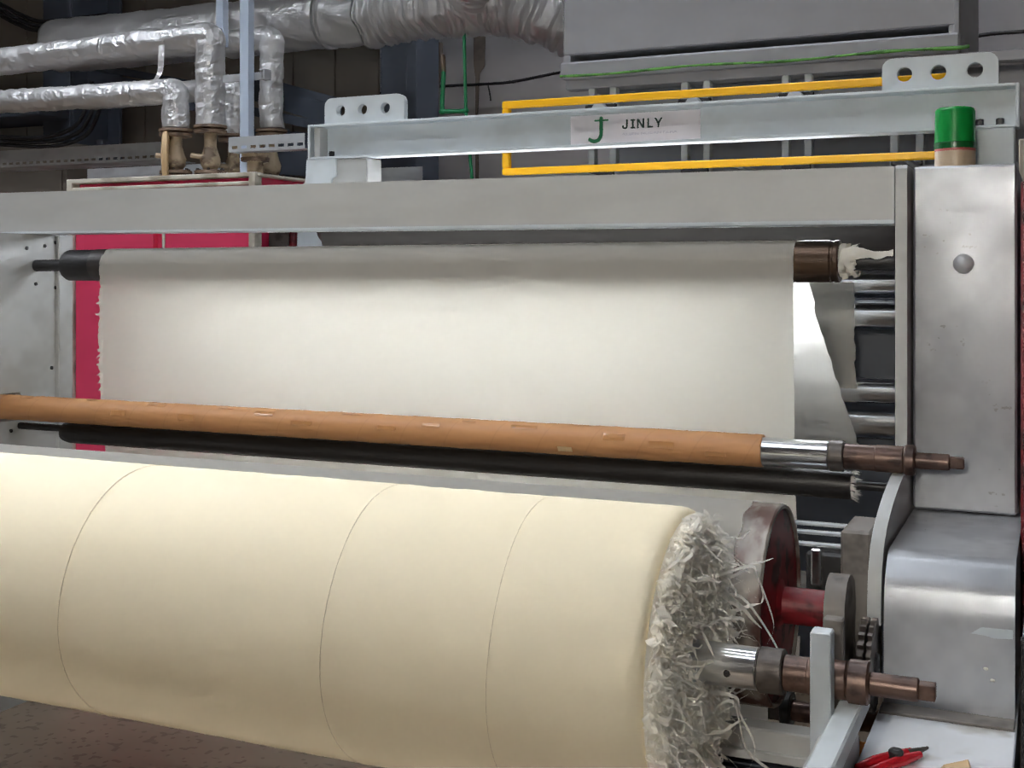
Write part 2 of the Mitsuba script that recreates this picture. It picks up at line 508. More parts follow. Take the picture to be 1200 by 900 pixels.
# ------------------------------------------------------------------ the fabric roll
C0, CZ, RR = 2.37, 0.836, 0.30
X0, X1 = -3.175, -0.676
Rl = thing('fabric_roll', 'large roll of cream white fabric with a frayed fluffy end, across the foreground', 'fabric roll')
p = [(X0, 0.0425), (X0, 0.28), (X0 + 0.02, RR)]
nseg = 90
rr = np.random.RandomState(5)
for k in range(1, nseg):
    x = X0 + 0.02 + (X1 - X0 - 0.05) * k / nseg
    p.append((x, RR + 0.0006 * math.sin(7 * x) + 0.0004 * rr.randn()))
p += [(X1 - 0.03, RR), (X1 - 0.018, RR - 0.0015), (X1 - 0.009, RR - 0.005), (X1 - 0.003, RR - 0.011), (X1, RR - 0.02), (X1, 0.0425)]
wc = part(Rl, 'wound_cloth', along(ring_lathe(p, 160), 'x', (0, C0, CZ)), 'roll_cloth', 50)
for xs in (-2.033, -1.345, -0.978):
    ring = []
    for k in range(121):
        a = 2 * math.pi * k / 120
        ring.append((xs + 0.004 * math.sin(3 * a), C0 + (RR + 0.0006) * math.cos(a), CZ + (RR + 0.0006) * math.sin(a)))
    part(wc, 'seam', tube(ring, 0.0008 if xs < -1.3 else 0.0005, 5), 'seam_line', True)

# frayed end: a lumpy face and many torn strips
g = np.random.RandomState(11)
v, f, nr, na = [], [], 26, 120
for i in range(nr + 1):
    r = 0.043 + (RR - 0.012 - 0.043) * i / nr
    for j in range(na):
        a = 2 * math.pi * j / na
        v.append((X1 + 0.002, C0 + r * math.cos(a), CZ + r * math.sin(a)))
v = np.array(v)
h = meshkit.fbm(np.c_[v[:, 1] * 38, v[:, 2] * 38, v[:, 0] * 0], 4)
edge = np.clip((RR - 0.012 - np.hypot(v[:, 1] - C0, v[:, 2] - CZ)) / 0.05, 0, 1)
v[:, 0] += edge * (0.05 * np.clip(h - 0.25, 0, 1)) 
for i in range(nr):
    for j in range(na):
        a, b = i * na + j, i * na + (j + 1) % na
        f += [(a, b, b + na), (a, b + na, a + na)]
part(Rl, 'frayed_face', trimesh.Trimesh(v, np.array(f), process=False), 'fluff', True, label='lumpy frayed cut end of the roll')
strips = []


def strip_at(r, a, length, w, out, droop, curl):
    y, z = C0 + r * math.cos(a), CZ + r * math.sin(a)
    d0 = np.array([out, math.cos(a) * g.uniform(-0.5, 0.7) + g.uniform(-0.5, 0.5), math.sin(a) * g.uniform(-0.4, 0.5) + g.uniform(-0.6, 0.35)])
    d = d0 / np.linalg.norm(d0)
    q, pts = np.array([X1 + g.uniform(0, 0.02), y, z]), []
    s = np.cross(d, g.randn(3)); s /= np.linalg.norm(s)
    n = 7
    sd = []
    for k in range(n):
        pts.append(q.copy()); sd.append(s.copy())
        d = d + np.array([0, 0, -droop / n]) + curl * g.randn(3) / n
        d /= np.linalg.norm(d)
        s = s - d * (s @ d) + 0.35 * g.randn(3); s /= np.linalg.norm(s)
        q = q + d * length / n
        q[0] = max(q[0], X1 + 0.004)
        rad = math.hypot(q[1] - C0, q[2] - CZ)
        lim = RR - 0.012 + max(0.0, q[0] - X1 - 0.03) * 2.0
        if rad > lim:
            q[1], q[2] = C0 + (q[1] - C0) * lim / rad, CZ + (q[2] - CZ) * lim / rad
    ww = w * np.array([1, 1, 0.95, 0.85, 0.7, 0.5, 0.15])
    return ribbon(pts, ww, np.array(sd))


for k in range(3600):
    r = math.sqrt(g.uniform(0.045 ** 2, (RR - 0.012) ** 2)); a = g.uniform(0, 2 * math.pi)
    if (r < 0.06):
        continue
    strips.append(strip_at(r, a, g.uniform(0.02, 0.065), g.choice([0.002, 0.006, 0.012, 0.022], p=[0.25, 0.3, 0.3, 0.15]), g.uniform(0.05, 0.7), g.uniform(0.0, 1.0), 5.0))
for k in range(170):
    r = g.uniform(0.08, RR - 0.015); a = g.uniform(0, 2 * math.pi)
    strips.append(strip_at(r, a, g.uniform(0.09, 0.16), g.choice([0.002, 0.005, 0.011]), g.uniform(0.7, 1.3), g.uniform(0.7, 1.8), 3.5))
part(Rl, 'frayed_strips', join(strips), 'fluff_thin', True, label='torn white strips and threads hanging from the cut end', kind='stuff')
for k, (y, z) in enumerate([(2.5, 0.98), (2.47, 0.88), (2.52, 0.92), (2.42, 0.74), (2.46, 0.70)]):
    pts = [(X1 + 0.01, y, z), (X1 + 0.06, y + 0.02, z + 0.015), (X1 + 0.10, y + 0.01, z - 0.03), (X1 + 0.12 + 0.02 * (k % 3), y, z - 0.09), (X1 + 0.125, y - 0.02, z - 0.13)]
    part(Rl, 'strand', join([ribbon(spline(np.array(pts) + 0.013 * g.randn(5, 3), 5), np.interp(np.linspace(0, 1, 21), [0, 0.7, 1], [0.009, 0.006, 0.001]), (0.1, 0.75, 0.65))]), 'fluff_thin', True)


def shaft(name, label, y, z, xs, left_x, chrome_r, screw):
    S = thing(name, label, 'shaft')
    x_ch, x_col, x_mid, x_fl, x_neck, x_end, x_tip = xs
    cs = part(S, 'chrome_sleeve', along(lathe([(left_x, chrome_r), (x_ch - 0.03, chrome_r), (x_col - 0.003, chrome_r), (x_col, chrome_r - 0.003)], 56), 'x', (0, y, z)), 'steel_bright', label='bright chrome sleeve')
    part(S, 'collar', rod_x(x_col, x_mid, y, z, chrome_r + 0.0025, 0.003, 56), 'steel_dark', label='dark collar')
    part(S, 'journal', cat(rod_x(x_mid, x_fl - 0.02, y, z, 0.034, 0.002, 48), rod_x(x_fl - 0.075, x_fl, y, z, 0.036, 0.003, 48)), 'rust_brown', label='rusty brown journal')
    part(S, 'flange', rod_x(x_fl, x_neck, y, z, 0.0405, 0.004, 48), 'rust_brown', label='rusty flange with bright worn rim')
    part(S, 'neck', rod_x(x_neck, x_end, y, z, 0.0215, 0.002, 36), 'rust_brown')
    part(S, 'square_tip', bx(x_end, x_tip, y - 0.0145, y + 0.0145, z - 0.0145, z + 0.0145, 0.002), 'rust_brown', label='square drive tip')
    if screw:
        part(cs, 'set_screw', along(lathe([(chrome_r - 0.004, 0.007), (chrome_r + 0.0005, 0.007), (chrome_r + 0.001, 0.004)], 16), 'y').apply_transform(np.diag([1, -1, 1, 1])).apply_translation((x_col - 0.055, y, z - 0.004)), 'black')
    return S


shaft('winding_shaft', 'chrome and rusty brown shaft through the large fabric roll, resting on the rail', C0, CZ, (-0.85, -0.53, -0.481, -0.362, -0.321, -0.234, -0.204), -3.4, 0.041, True)
S2 = shaft('winding_shaft', 'chrome and rusty shaft through the cardboard tube, ending before the tall metal box', 3.38, 1.116, (-0.745, -0.565, -0.525, -0.37, -0.342, -0.257, -0.221), -3.95, 0.0395, False)
Tb = thing('cardboard_tube', 'long brown cardboard tube with strips of clear tape, spanning the machine', 'cardboard tube')
tz = 1.118
pp = [(-3.85, 0.0402), (-3.85, 0.0435), (-3.848, 0.045)]
for k in range(1, 200):
    x = -3.848 + (3.848 - 0.747) * k / 200
    pp.append((x, 0.045 + (0.0009 if (x / 0.155) % 1 < 0.5 else 0.0) + 0.0003 * rr.randn()))
pp += [(-0.747, 0.045), (-0.745, 0.0435), (-0.745, 0.0402)]
tbk = part(Tb, 'tube', along(ring_lathe(pp, 64), 'x', (0, 3.38, tz)), 'cardboard', 40)
for k in range(18):
    x = -3.5 + 0.152 * k + 0.05 * R.random()
    a0 = R.choice([95, 110, 125, 140, 160, 185])
    wx = R.uniform(0.04, 0.10)
    pr = arc(3.38, tz, 0.0466, a0, a0 + R.uniform(10, 26), 5)
    part(tbk, 'tape', web(pr, x, x + wx, 4, -0.0004), 'tape', True, label='strip of clear tape' if k == 0 else None)
part(tbk, 'paper_label', web(arc(3.38, tz, 0.0466, 200, 222, 5), -1.345, -1.30, 3, -0.0005), 'paper_label', True, label='small pale paper sticker')

# ------------------------------------------------------------------ upper roller and the web
G = thing('guide_roller', 'upper roller under the crossbeam with black left cap and bronze right cap', 'roller')
GY, GZ, GR = 3.5, 1.645, 0.059
part(G, 'barrel', rod_x(-3.245, -0.68, GY, GZ, GR, 0.002, 64), 'dark_roller')
part(G, 'end_cap', along(lathe([(-3.39, 0.040), (-3.385, 0.052), (-3.375, 0.0575), (-3.25, 0.0575), (-3.246, 0.056)], 48), 'x', (0, GY, GZ)), 'black', label='black left cap')
part(G, 'end_cap', along(lathe([(-0.679, 0.0595), (-0.58, 0.0595), (-0.577, 0.0575), (-0.571, 0.0575), (-0.568, 0.0595), (-0.558, 0.0595), (-0.555, 0.057)], 56), 'x', (0, GY, GZ)), 'bronze', label='bronze right cap')
part(G, 'axle', rod_x(-3.548, -3.39, GY, GZ, 0.022), 'black')
part(G, 'axle', rod_x(-0.555, -0.403, GY, GZ, 0.0265), 'black')

W = thing('fabric_web', 'wide white fabric sheet hanging from the upper roller down to the drum', 'fabric')
WX0, WX1 = -3.175, -0.667
rag = np.random.RandomState(3)
ragL = np.cumsum(rag.randn(400)) * 0.0015
ragL -= np.linspace(ragL[0], ragL[-1], 400)


def edge_rag(left_amp, right_amp, x0, x1):
    def f(x, i, j):
        u = (x - x0) / (x1 - x0)
        dx = 0
        if u < 0.001:
            dx = left_amp * ragL[i % 400] + 0.0015 * rag.randn()
        if u > 0.999:
            dx = right_amp * ragL[(i * 3 + 60) % 400]
        return dx, 0.0012 * math.sin(9 * x + 0.05 * i) * min(1.0, max(0.0, (i - 26) / 12.0))
    return f


RC = GR + 0.0015
wrap = arc(GY, GZ, RC, 63, 180, 24)
front = wrap[:-1] + [(GY - RC + (3.4615 - GY + RC) * t, GZ + (1.04 - GZ) * t) for t in np.linspace(0.0, 1, 60)] + [(3.466, 1.02), (3.475, 0.98), (3.49, 0.9), (3.5, 0.75), (3.5, 0.58)]
part(W, 'front_sheet', sheet(front, WX0, WX1 - 0.008, 80, edge_rag(1.0, 0.0, WX0, WX1 - 0.008)), 'web_cloth', True, label='sheet over the upper roller, hanging in front')
rear = [(GY + RC * math.cos(math.radians(63)), GZ + RC * math.sin(math.radians(63)))]
for t in np.linspace(0.02, 1, 40):
    rear.append((rear[0][0] + (4.76 - rear[0][0]) * t, rear[0][1] + (0.965 - rear[0][1]) * t - 0.02 * math.sin(math.pi * t)))
part(W, 'rear_sheet', sheet(rear, WX0, WX1, 60, edge_rag(0.6, 1.2, WX0, WX1)), 'web_cloth', True, label='slanting sheet running back under the rollers')
back = [(4.72, 1.69), (4.66, 1.66), (4.615, 1.62), (4.598, 1.57), (4.596, 1.47), (4.60, 1.40), (4.612, 1.30), (4.624, 1.24), (4.64, 1.20), (4.68, 1.135)]
bp = np.array([np.interp(np.linspace(0, 1, 40), np.linspace(0, 1, len(back)), np.array(back)[:, k]) for k in (0, 1)]).T
part(W, 'back_sheet', sheet(bp, WX0, -0.655, 60, edge_rag(0.6, 1.5, WX0, -0.655)), 'web_cloth', True, label='fabric over the chrome rollers')
DY, DZ, DR = 2.911, 0.822, 0.236
drumwrap = [(3.5, 0.58), (3.46, 0.5), (3.35, 0.44), (3.2, 0.425), (3.12, 0.435), (3.092, 0.48), (3.096, 0.60)] + arc(DY, DZ, DR + 0.0028, -33, 178, 60)
part(W, 'drum_sheet', sheet(drumwrap, WX0, WX1, 60, lambda x, i, j: (0.004 * math.sin(0.9 * i) if j == 59 else 0.0, 0.0006 * math.sin(11 * x))), 'web_cloth', True, label='fabric over the winding drum')
# twisted scrap on the right axle and shreds along the left edge
scr = []
for k in range(60):
    th = rag.uniform(0, 6.28)
    x = -0.552 + abs(rag.randn()) * 0.018
    r0 = rag.uniform(0.026, 0.05)
    pts = [(x + 0.006 * rag.randn(), GY + r0 * math.cos(th + 0.5 * m), GZ + r0 * math.sin(th + 0.5 * m)) for m in range(4)]
    scr.append(ribbon(pts, rag.uniform(0.006, 0.018), (0.9, 0.2, 0.3)))
for k in range(14):
    z0 = GZ + rag.uniform(0.0, 0.03)
    scr.append(ribbon(spline([(-0.545, GY - 0.045, z0), (-0.50, GY - 0.035, z0 + 0.004), (-0.455, GY - 0.029, GZ + 0.02 + 0.004 * rag.randn()), (-0.41, GY - 0.027, GZ + 0.022 + 0.003 * rag.randn())], 4), rag.uniform(0.005, 0.012), (0.1, 0.3, 0.9)))
part(W, 'scrap', join(scr), 'fluff', True, label='twisted fabric scrap wound on the right axle')
shr = []
for k in range(46):
    z = rag.uniform(1.17, 1.56)
    yy = GY - RC + 0.02 * (GZ - z)
    L_ = 0.004 + 0.024 * rag.rand() ** 2.5
    shr.append(ribbon(spline([(WX0 + 0.004, yy, z), (WX0 - 0.5 * L_, yy - 0.004, z - 0.3 * L_), (WX0 - L_, yy - 0.003 * rag.randn(), z - L_ * rag.uniform(0.2, 1.2))], 3), [0.012, 0.011, 0.01, 0.008, 0.006, 0.004, 0.001], (0.2, 0.1, 0.95)))
part(W, 'shreds', join(shr), 'fluff_thin', True, label='ragged shreds along the left edge', kind='stuff')

I = thing('idler_roller', 'long black roller just below the cardboard tube', 'roller')
IY, IZ, IR = 3.42, 1.033, 0.039
part(I, 'barrel', along(lathe([(-3.335, 0.022), (-3.325, 0.032), (-3.30, 0.0385), (-3.29, IR), (-0.512, IR), (-0.508, IR - 0.003)], 56), 'x', (0, IY, IZ)), 'rubber_black', True)
part(I, 'axle', rod_x(-3.549, -3.33, IY, IZ + 0.012, 0.0125), 'black')
part(I, 'axle', rod_x(-0.51, -0.403, IY + 0.0, IZ, 0.012), 'black')
fr = []
for k in range(60):
    th = rag.uniform(0, 6.28)
    pts = [(-0.512, IY + 0.037 * math.cos(th), IZ + 0.037 * math.sin(th)), (-0.504, IY + 0.041 * math.cos(th), IZ + 0.041 * math.sin(th)), (-0.497 + 0.008 * rag.rand(), IY + 0.042 * math.cos(th), IZ + 0.042 * math.sin(th) - 0.004)]
    fr.append(ribbon(pts, [0.006, 0.005, 0.001], (0, -math.sin(th), math.cos(th))))
part(I, 'fringe', join(fr), 'fluff_thin', True, label='pale fabric fringe at the right end', kind='stuff')

# ------------------------------------------------------------------ drum and its bearings
D = thing('winding_drum', 'steel drum with rust patches behind the fabric roll, dark red inside', 'drum')
part(D, 'shell', along(lathe([(-3.3, DR - 0.012), (-3.295, DR), (-0.603, DR), (-0.598, DR - 0.003), (-0.598, DR - 0.010), (-0.612, DR - 0.010), (-0.612, 0.03)], 128), 'x', (0, DY, DZ)), 'drum_steel', 25)
part(D, 'sleeve', along(ring_lathe([(-3.29, DR - 0.001), (-3.29, DR + 0.0006), (-0.675, DR + 0.0006), (-0.675, DR - 0.001)], 128), 'x', (0, DY, DZ)), 'dark_roller', 25, label='dark covering under the fabric')
disc = part(D, 'disc', along(lathe([(-0.6115, DR - 0.011), (-0.606, DR - 0.011), (-0.604, 0.12), (-0.60, 0.07)], 96), 'x', (0, DY, DZ)), 'red_paint', label='red painted end disc')
part(disc, 'hub', along(lathe([(-0.604, 0.07), (-0.596, 0.05), (-0.59, 0.043), (-0.489, 0.043), (-0.487, 0.041)], 48), 'x', (0, DY, DZ)), 'red_paint', label='red hub')
Bb = thing('bearing_block', 'cast grey bearing housing at the right end of the drum hub', 'bearing')
pol = unary_union([Point(DY, DZ).buffer(0.085, 24), sbox(DY - 0.075, 0.60, DY + 0.075, DZ)])
part(Bb, 'housing', prism(pol, 'x', -0.487, -0.44), 'cast_grey')
part(Bb, 'back_plate', bx(-0.476, -0.405, 3.0, 3.2, 0.61, 0.992, 0.006), 'cast_grey')
part(Bb, 'foot', bx(-0.49, -0.41, 2.80, 3.2, 0.57, 0.60), 'steel_dark')
Sp = thing('sprocket', 'dark toothed chain wheel between the bearing and the rounded guard', 'sprocket')
teeth = []
for k in range(26):
    a = 2 * math.pi * k / 26
    teeth.append(Polygon([(2.86 + rr_ * math.cos(a + da), 0.72 + rr_ * math.sin(a + da)) for rr_, da in ((0.088, -0.085), (0.105, -0.04), (0.105, 0.04), (0.088, 0.085))]))
part(Sp, 'wheel', prism(unary_union([Point(2.86, 0.72).buffer(0.092, 32)] + teeth), 'x', -0.405, -0.392), 'steel_dark')
part(Sp, 'wheel', prism(unary_union([Point(2.86, 0.72).buffer(0.092, 32)] + teeth), 'x', -0.385, -0.375), 'steel_dark')
part(Sp, 'boss', rod_x(-0.41, -0.37, 2.86, 0.72, 0.03), 'black')
Lr = thing('lower_roller', 'brown steel roller end low behind the roll shaft', 'roller')
part(Lr, 'barrel', rod_x(-3.2, -0.62, 3.15, 0.49, 0.03), 'steel_dark')
part(Lr, 'journal', rod_x(-0.62, -0.404, 3.15, 0.49, 0.026), 'rust_brown')
part(Lr, 'cap', rod_x(-0.645, -0.62, 3.15, 0.49, 0.05), 'black')
M = thing('motor', 'dark finned electric motor under the tie bar', 'motor')
mb = part(M, 'body', rod_x(-0.80, -0.56, 2.98, 0.40, 0.075), 'column_paint')
for k in range(10):
    z = 0.335 + 0.0145 * k
    part(mb, 'fin', bx(-0.79, -0.57, 2.885, 2.98, z, z + 0.005, 0.001), 'column_paint')
part(M, 'base', bx(-0.79, -0.57, 2.93, 3.03, 0.0, 0.33), 'steel_dark')
O = thing('gear_case', 'orange painted gear case under the tie bar beside the motor', 'gear case')
part(O, 'case', bx(-0.545, -0.41, 2.90, 3.05, 0.20, 0.478, 0.012), 'orange')
part(O, 'cover_plate', bx(-0.53, -0.43, 2.893, 2.90, 0.22, 0.465, 0.003), 'orange')
part(O, 'base', bx(-0.545, -0.41, 2.90, 3.05, 0.0, 0.20), 'steel_dark')
for x in (-0.52, -0.44):
    part(O, 'bolt', along(lathe([(0, 0.006), (0.006, 0.006)], 8), 'y', (x, 2.887, 0.45)), 'steel_dark')
# bars and boxes seen between drum and frame
Gb = thing('guard_bars', 'pale horizontal bars behind the drum, next to the bearing housing', 'guard rail')
for z, y in ((0.942, 3.30), (0.925, 3.27), (0.90, 3.24)):
    part(Gb, 'bar', bx(-0.70, -0.42, y, y + 0.02, z - 0.006, z + 0.004, 0.002), 'galvanised')
Cy = thing('air_cylinder', 'dark pneumatic cylinder with a steel clamp behind the drum', 'cylinder')
part(Cy, 'body', bx(-0.60, -0.45, 3.22, 3.3, 0.78, 0.885, 0.008), 'black')
part(Cy, 'clamp', bx(-0.585, -0.56, 3.21, 3.225, 0.80, 0.895, 0.004), 'steel_bright')
part(Cy, 'cap', rod_x(-0.45, -0.435, 3.26, 0.84, 0.04), 'black')
part(Cy, 'base', bx(-0.75, -0.415, 3.2, 3.45, 0.74, 0.78, 0.004), 'steel_dark')

# ------------------------------------------------------------------ chrome rollers at the back
for r, y, z, lab in [(0.048, 4.65, 1.585, 'chrome roller topmost of the stack behind the fabric, by the tall box'),
                     (0.058, 4.658, 1.467, 'wider chrome roller second from the top of the stack behind the fabric'),
                     (0.044, 4.69, 1.18, 'thin chrome roller third from the top of the stack behind the fabric'),
                     (0.066, 4.80, 1.056, 'chrome roller lowest of the stack behind the fabric, just above the tube shaft')]:
    k = thing('chrome_roller', lab, 'roller', 'chrome rollers behind the fabric')
    part(k, 'barrel', rod_x(-3.4, -0.47, y, z, r, 0.003, 64), 'chrome')
    part(k, 'axle', rod_x(-0.47, -0.404, y, z, 0.4 * r), 'steel_dark')
k = single('backing_panel', 'dark blue-grey panel behind the chrome rollers', 'panel', bx(-3.4, -0.45, 4.88, 4.92, 0.0, 1.62), 'panel_navy')
P = thing('press_roller', 'large dark roller in the gap just under the crossbeam', 'roller')
part(P, 'barrel', rod_x(-2.74, -0.43, 4.36, 1.80, 0.15, 0.006, 72), 'dark_roller')
part(P, 'axle', rod_x(-2.82, -2.74, 4.36, 1.80, 0.05), 'steel_dark')
part(P, 'axle', rod_x(-0.43, -0.403, 4.36, 1.80, 0.05), 'steel_dark')
Q = thing('machine_post', 'white painted post seen under the crossbeam left of the large dark roller', 'post')
part(Q, 'post', bx(-3.416, -3.253, 5.05, 5.12, 0, 1.9), 'paint_pale')
part(Q, 'cap', bx(-3.421, -3.248, 5.04, 5.13, 1.9, 1.92), 'paint_grey')
Q = thing('bearing_stand', 'grey stand with ribs under the crossbeam beside the white post', 'stand')
part(Q, 'body', bx(-3.297, -3.164, 5.15, 5.25, 0, 1.9), 'paint_grey')
for u0 in (-3.258, -3.204):
    part(Q, 'rib', bx(u0, u0 + 0.03, 5.12, 5.15, 0.2, 1.85), 'paint_pale')
single('tan_pipe', 'tan brown pipe under the crossbeam at the end of the large dark roller', 'pipe', rod_z(-3.049, 5.0, 0, 1.95, 0.022), 'valve_tan')
k = thing('dark_gearbox', 'dark rusty block seen under the crossbeam right of the red panels', 'gear case')
part(k, 'body', bx(-3.618, -3.47, 5.1, 5.3, 0, 1.92, 0.01), 'red_paint')
part(k, 'cover', bx(-3.607, -3.49, 5.08, 5.1, 1.3, 1.84, 0.006), 'steel_dark')

# ------------------------------------------------------------------ lifting beam with its sign
Lb = thing('lifting_beam', 'pale grey channel beam with lifting lugs above the crossbeam', 'beam')
BX0, BX1, BZ0, BZ1 = -2.441, -0.107, 2.021, 2.145
part(Lb, 'web', bx(BX0, BX1, 3.752, 3.762, BZ0, BZ1, 0.001), 'paint_pale')
part(Lb, 'flange', bx(BX0, BX1, 3.690, 3.752, BZ1 - 0.009, BZ1, 0.002), 'paint_pale')
part(Lb, 'flange', bx(BX0, BX1, 3.690, 3.752, BZ0, BZ0 + 0.009, 0.002), 'paint_pale')
part(Lb, 'end_plate', bx(BX0 - 0.010, BX0, 3.690, 3.762, BZ0, BZ1, 0.002), 'paint_pale')
part(Lb, 'end_plate', bx(BX1, BX1 + 0.010, 3.690, 3.762, BZ0, BZ1, 0.002), 'paint_pale')
def lug(x0, x1, holes, hz, hr, r=0.03):
    pl = unary_union([rrect(x0, x1, BZ1, BZ1 + 0.095, r), sbox(x0, BZ1, x1, BZ1 + 0.05)])
    for h in holes:
        pl = pl.difference(Point(h, hz).buffer(hr, 16))
    part(Lb, 'lifting_lug', prism(pl, 'y', 3.715, 3.74), 'paint_pale', 25, label='lifting lug with three holes')
lug(-2.395, -2.070, (-2.328, -2.238, -2.146), 2.193, 0.0185)
lug(-0.470, -0.152, (-0.407, -0.313, -0.214), 2.192, 0.0215)
part(Lb, 'foot', prism(Polygon([(-2.485, 1.915), (-2.355, 1.915), (-2.35, 1.95), (-2.333, 1.96), (-2.333, 2.02), (-2.455, 2.02), (-2.46, 1.945)]), 'y', 3.69, 3.70), 'paint_pale')
part(Lb, 'foot', bx(-2.44, -2.21, 3.70, 3.80, 1.90, 2.02, 0.003), 'paint_grey')
part(Lb, 'foot', bx(-0.235, -0.108, 3.69, 3.76, 1.905, 2.02, 0.004), 'paint_pale')
for x in (-2.425, -2.367, -0.202, -0.148):
    part(Lb, 'bolt', cat(rod_z(x, 3.718, BZ0 + 0.009, BZ0 + 0.029, 0.011, 0.002, 6)), 'black')
part(Lb, 'weld_gusset', bx(-2.43, -2.405, 3.70, 3.752, BZ0 + 0.009, BZ1 - 0.009, 0.002), 'paint_grey')

Sg = thing('sign', 'white banner with a green J emblem and the name JINLY on the channel beam', 'sign')
sx0, sx1, sz0, sz1 = -1.464, -1.026, BZ0 + 0.0105, BZ1 - 0.0155
pan = part(Sg, 'panel', bx(sx0, sx1, 3.7495, 3.7515, sz0, sz1, 0.0003), 'sign_white')
emb = unary_union([LineString([tuple(q) for q in round_path([(-1.357, 2.117), (-1.357, 2.074), (-1.3575, 2.062), (-1.366, 2.047), (-1.384, 2.043), (-1.396, 2.050)], 0.012, 5)]).buffer(0.0062, 6),
                   LineString([(-1.378, 2.1115), (-1.335, 2.1115)]).buffer(0.0028, 4), Point(-1.357, 2.118).buffer(0.0062, 8)])
part(pan, 'emblem', prism(emb, 'y', 3.7484, 3.7495), 'sign_green', False, label='green J shaped emblem')
def lettering(text, height, x, z, m, name, bold=False, spread=1.0, label=None):
    t = meshkit.text_mesh(text, height, 0.001, bold)
    v = np.array(t.vertices)
    v = np.c_[x + v[:, 0] * spread, 3.7494 - v[:, 2], z + v[:, 1]]
    part(pan, name, trimesh.Trimesh(v, np.array(t.faces), process=False), m, False, label=label)
for ch, x in zip('JINLY', (-1.287, -1.258, -1.238, -1.203, -1.177)):
    lettering(ch, 0.0285, x, 2.0805, 'sign_black', 'letter', True, 1.0, 'the letter ' + ch)
lettering('ALIEN NUSANTARA', 0.0075, -1.287, 2.059, 'sign_pale', 'small_print', False, 1.9, 'faint line of small print')

# ------------------------------------------------------------------ beacon, yellow guard
Bc = thing('warning_beacon', 'green warning beacon on a beige base on top of the tall metal box', 'warning light')
bxx, byy = -0.261, 3.62
bcb = part(Bc, 'base', along(lathe([(1.905, 0.054), (1.955, 0.054), (1.957, 0.052)], 48), 'z', (bxx, byy, 0)), 'beacon_base')
part(bcb, 'band', along(lathe([(1.951, 0.0545), (1.958, 0.0545)], 48), 'z', (bxx, byy, 0)), 'beacon_band')
part(Bc, 'rim', along(lathe([(1.958, 0.0565), (1.974, 0.0565), (1.976, 0.054)], 48), 'z', (bxx, byy, 0)), 'beacon_rim', label='dark green rim')
part(Bc, 'lens', along(lathe([(1.976, 0.0545), (2.064, 0.053), (2.070, 0.050), (2.073, 0.044), (2.074, 0.02)], 64), 'z', (bxx, byy, 0)), 'beacon_green', 50, label='green lens')
Yg = thing('yellow_guard', 'yellow rectangular guard frame behind the channel beam', 'guard rail')
part(Yg, 'rail', bx(-1.828, -0.29, 4.0, 4.027, 2.208, 2.234), 'yellow')
part(Yg, 'rail', bx(-1.828, -0.29, 4.0, 4.027, 1.968, 1.993), 'yellow')
part(Yg, 'stile', bx(-1.828, -1.800, 4.0, 4.027, 1.993, 2.208), 'yellow')
part(Yg, 'stile', bx(-0.317, -0.29, 4.0, 4.027, 1.993, 2.208), 'yellow')
for x in (-1.6, -1.0, -0.45):
    part(Yg, 'bracket', bx(x, x + 0.02, 4.027, 4.38, 1.972, 1.985, 0.002), 'paint_grey')

# ------------------------------------------------------------------ hood and the row of clamps behind
Hd = thing('press_hood', 'big grey sheet metal hood with a row of posts below it, behind the channel beam', 'machine')
HX0, HX1 = -1.749, -0.308
fp = part(Hd, 'front_panel', bx(HX0, HX1, 4.40, 5.6, 2.458, 3.6, 0.006), 'hood_dimmed_grey')
part(Hd, 'recess', bx(HX0 + 0.03, HX1 - 0.03, 4.90, 5.5, 2.42, 2.458, 0.001), 'hood_dimmed_grey', label='recessed slot')
part(Hd, 'slot_end', bx(HX0, HX0 + 0.03, 4.40, 5.5, 2.426, 2.458, 0.001), 'hood_dimmed_grey')
part(Hd, 'slot_end', bx(HX1 - 0.03, HX1, 4.40, 5.5, 2.426, 2.458, 0.001), 'hood_dimmed_grey')
part(fp, 'edge_fold', bx(HX1 - 0.012, HX1 + 0.006, 4.385, 4.41, 2.36, 3.6, 0.003), 'hood_dimmed_grey')
part(Hd, 'ledge', bx(HX0, HX1 + 0.01, 4.36, 5.5, 2.362, 2.426, 0.008), 'hood_dimmed_grey')
part(Hd, 'top_rail', bx(HX0 + 0.01, HX1 + 0.25, 4.40, 4.46, 2.325, 2.362, 0.003), 'hood_dimmed_grey')
part(Hd, 'bottom_rail', bx(HX0 + 0.01, HX1 + 0.25, 4.40, 4.46, 1.95, 1.985, 0.003), 'hood_dimmed_grey')
part(Hd, 'back_panel', bx(HX0 + 0.08, HX1 + 0.25, 4.72, 4.75, 1.91, 2.362, 0.003), 'hood_dimmed_grey')
for x in (-1.633, -1.546, -1.265, -1.181, -0.892, -0.811, -0.516, -0.431):
    part(Hd, 'post', bx(x - 0.0135, x + 0.0135, 4.40, 4.44, 1.985, 2.325, 0.003), 'paint_grey')
for x in (-1.59, -1.223, -0.851, -0.473):
    part(Hd, 'clamp_disc', along(lathe([(0, 0.026), (0.006, 0.030), (0.03, 0.030)], 32), 'y', (x, 4.36, 2.235)), 'galvanised', label='pale round clamp disc')
    part(Hd, 'clamp_bar', bx(x - 0.062, x + 0.062, 4.385, 4.40, 2.238, 2.26, 0.003), 'black', label='black clamp bar')
    part(Hd, 'foot', bx(x - 0.052, x + 0.052, 4.385, 4.40, 1.985, 2.003, 0.003), 'black', label='black foot')
stp = [(HX0 + 0.005, 4.352, 2.372)] + [(x, 4.352, 2.372 + 0.004 * math.sin(9 * x)) for x in np.linspace(HX0 + 0.1, HX1, 12)] + [(HX1 + 0.04, 4.352, 2.374)]
stp = spline(stp, 4)
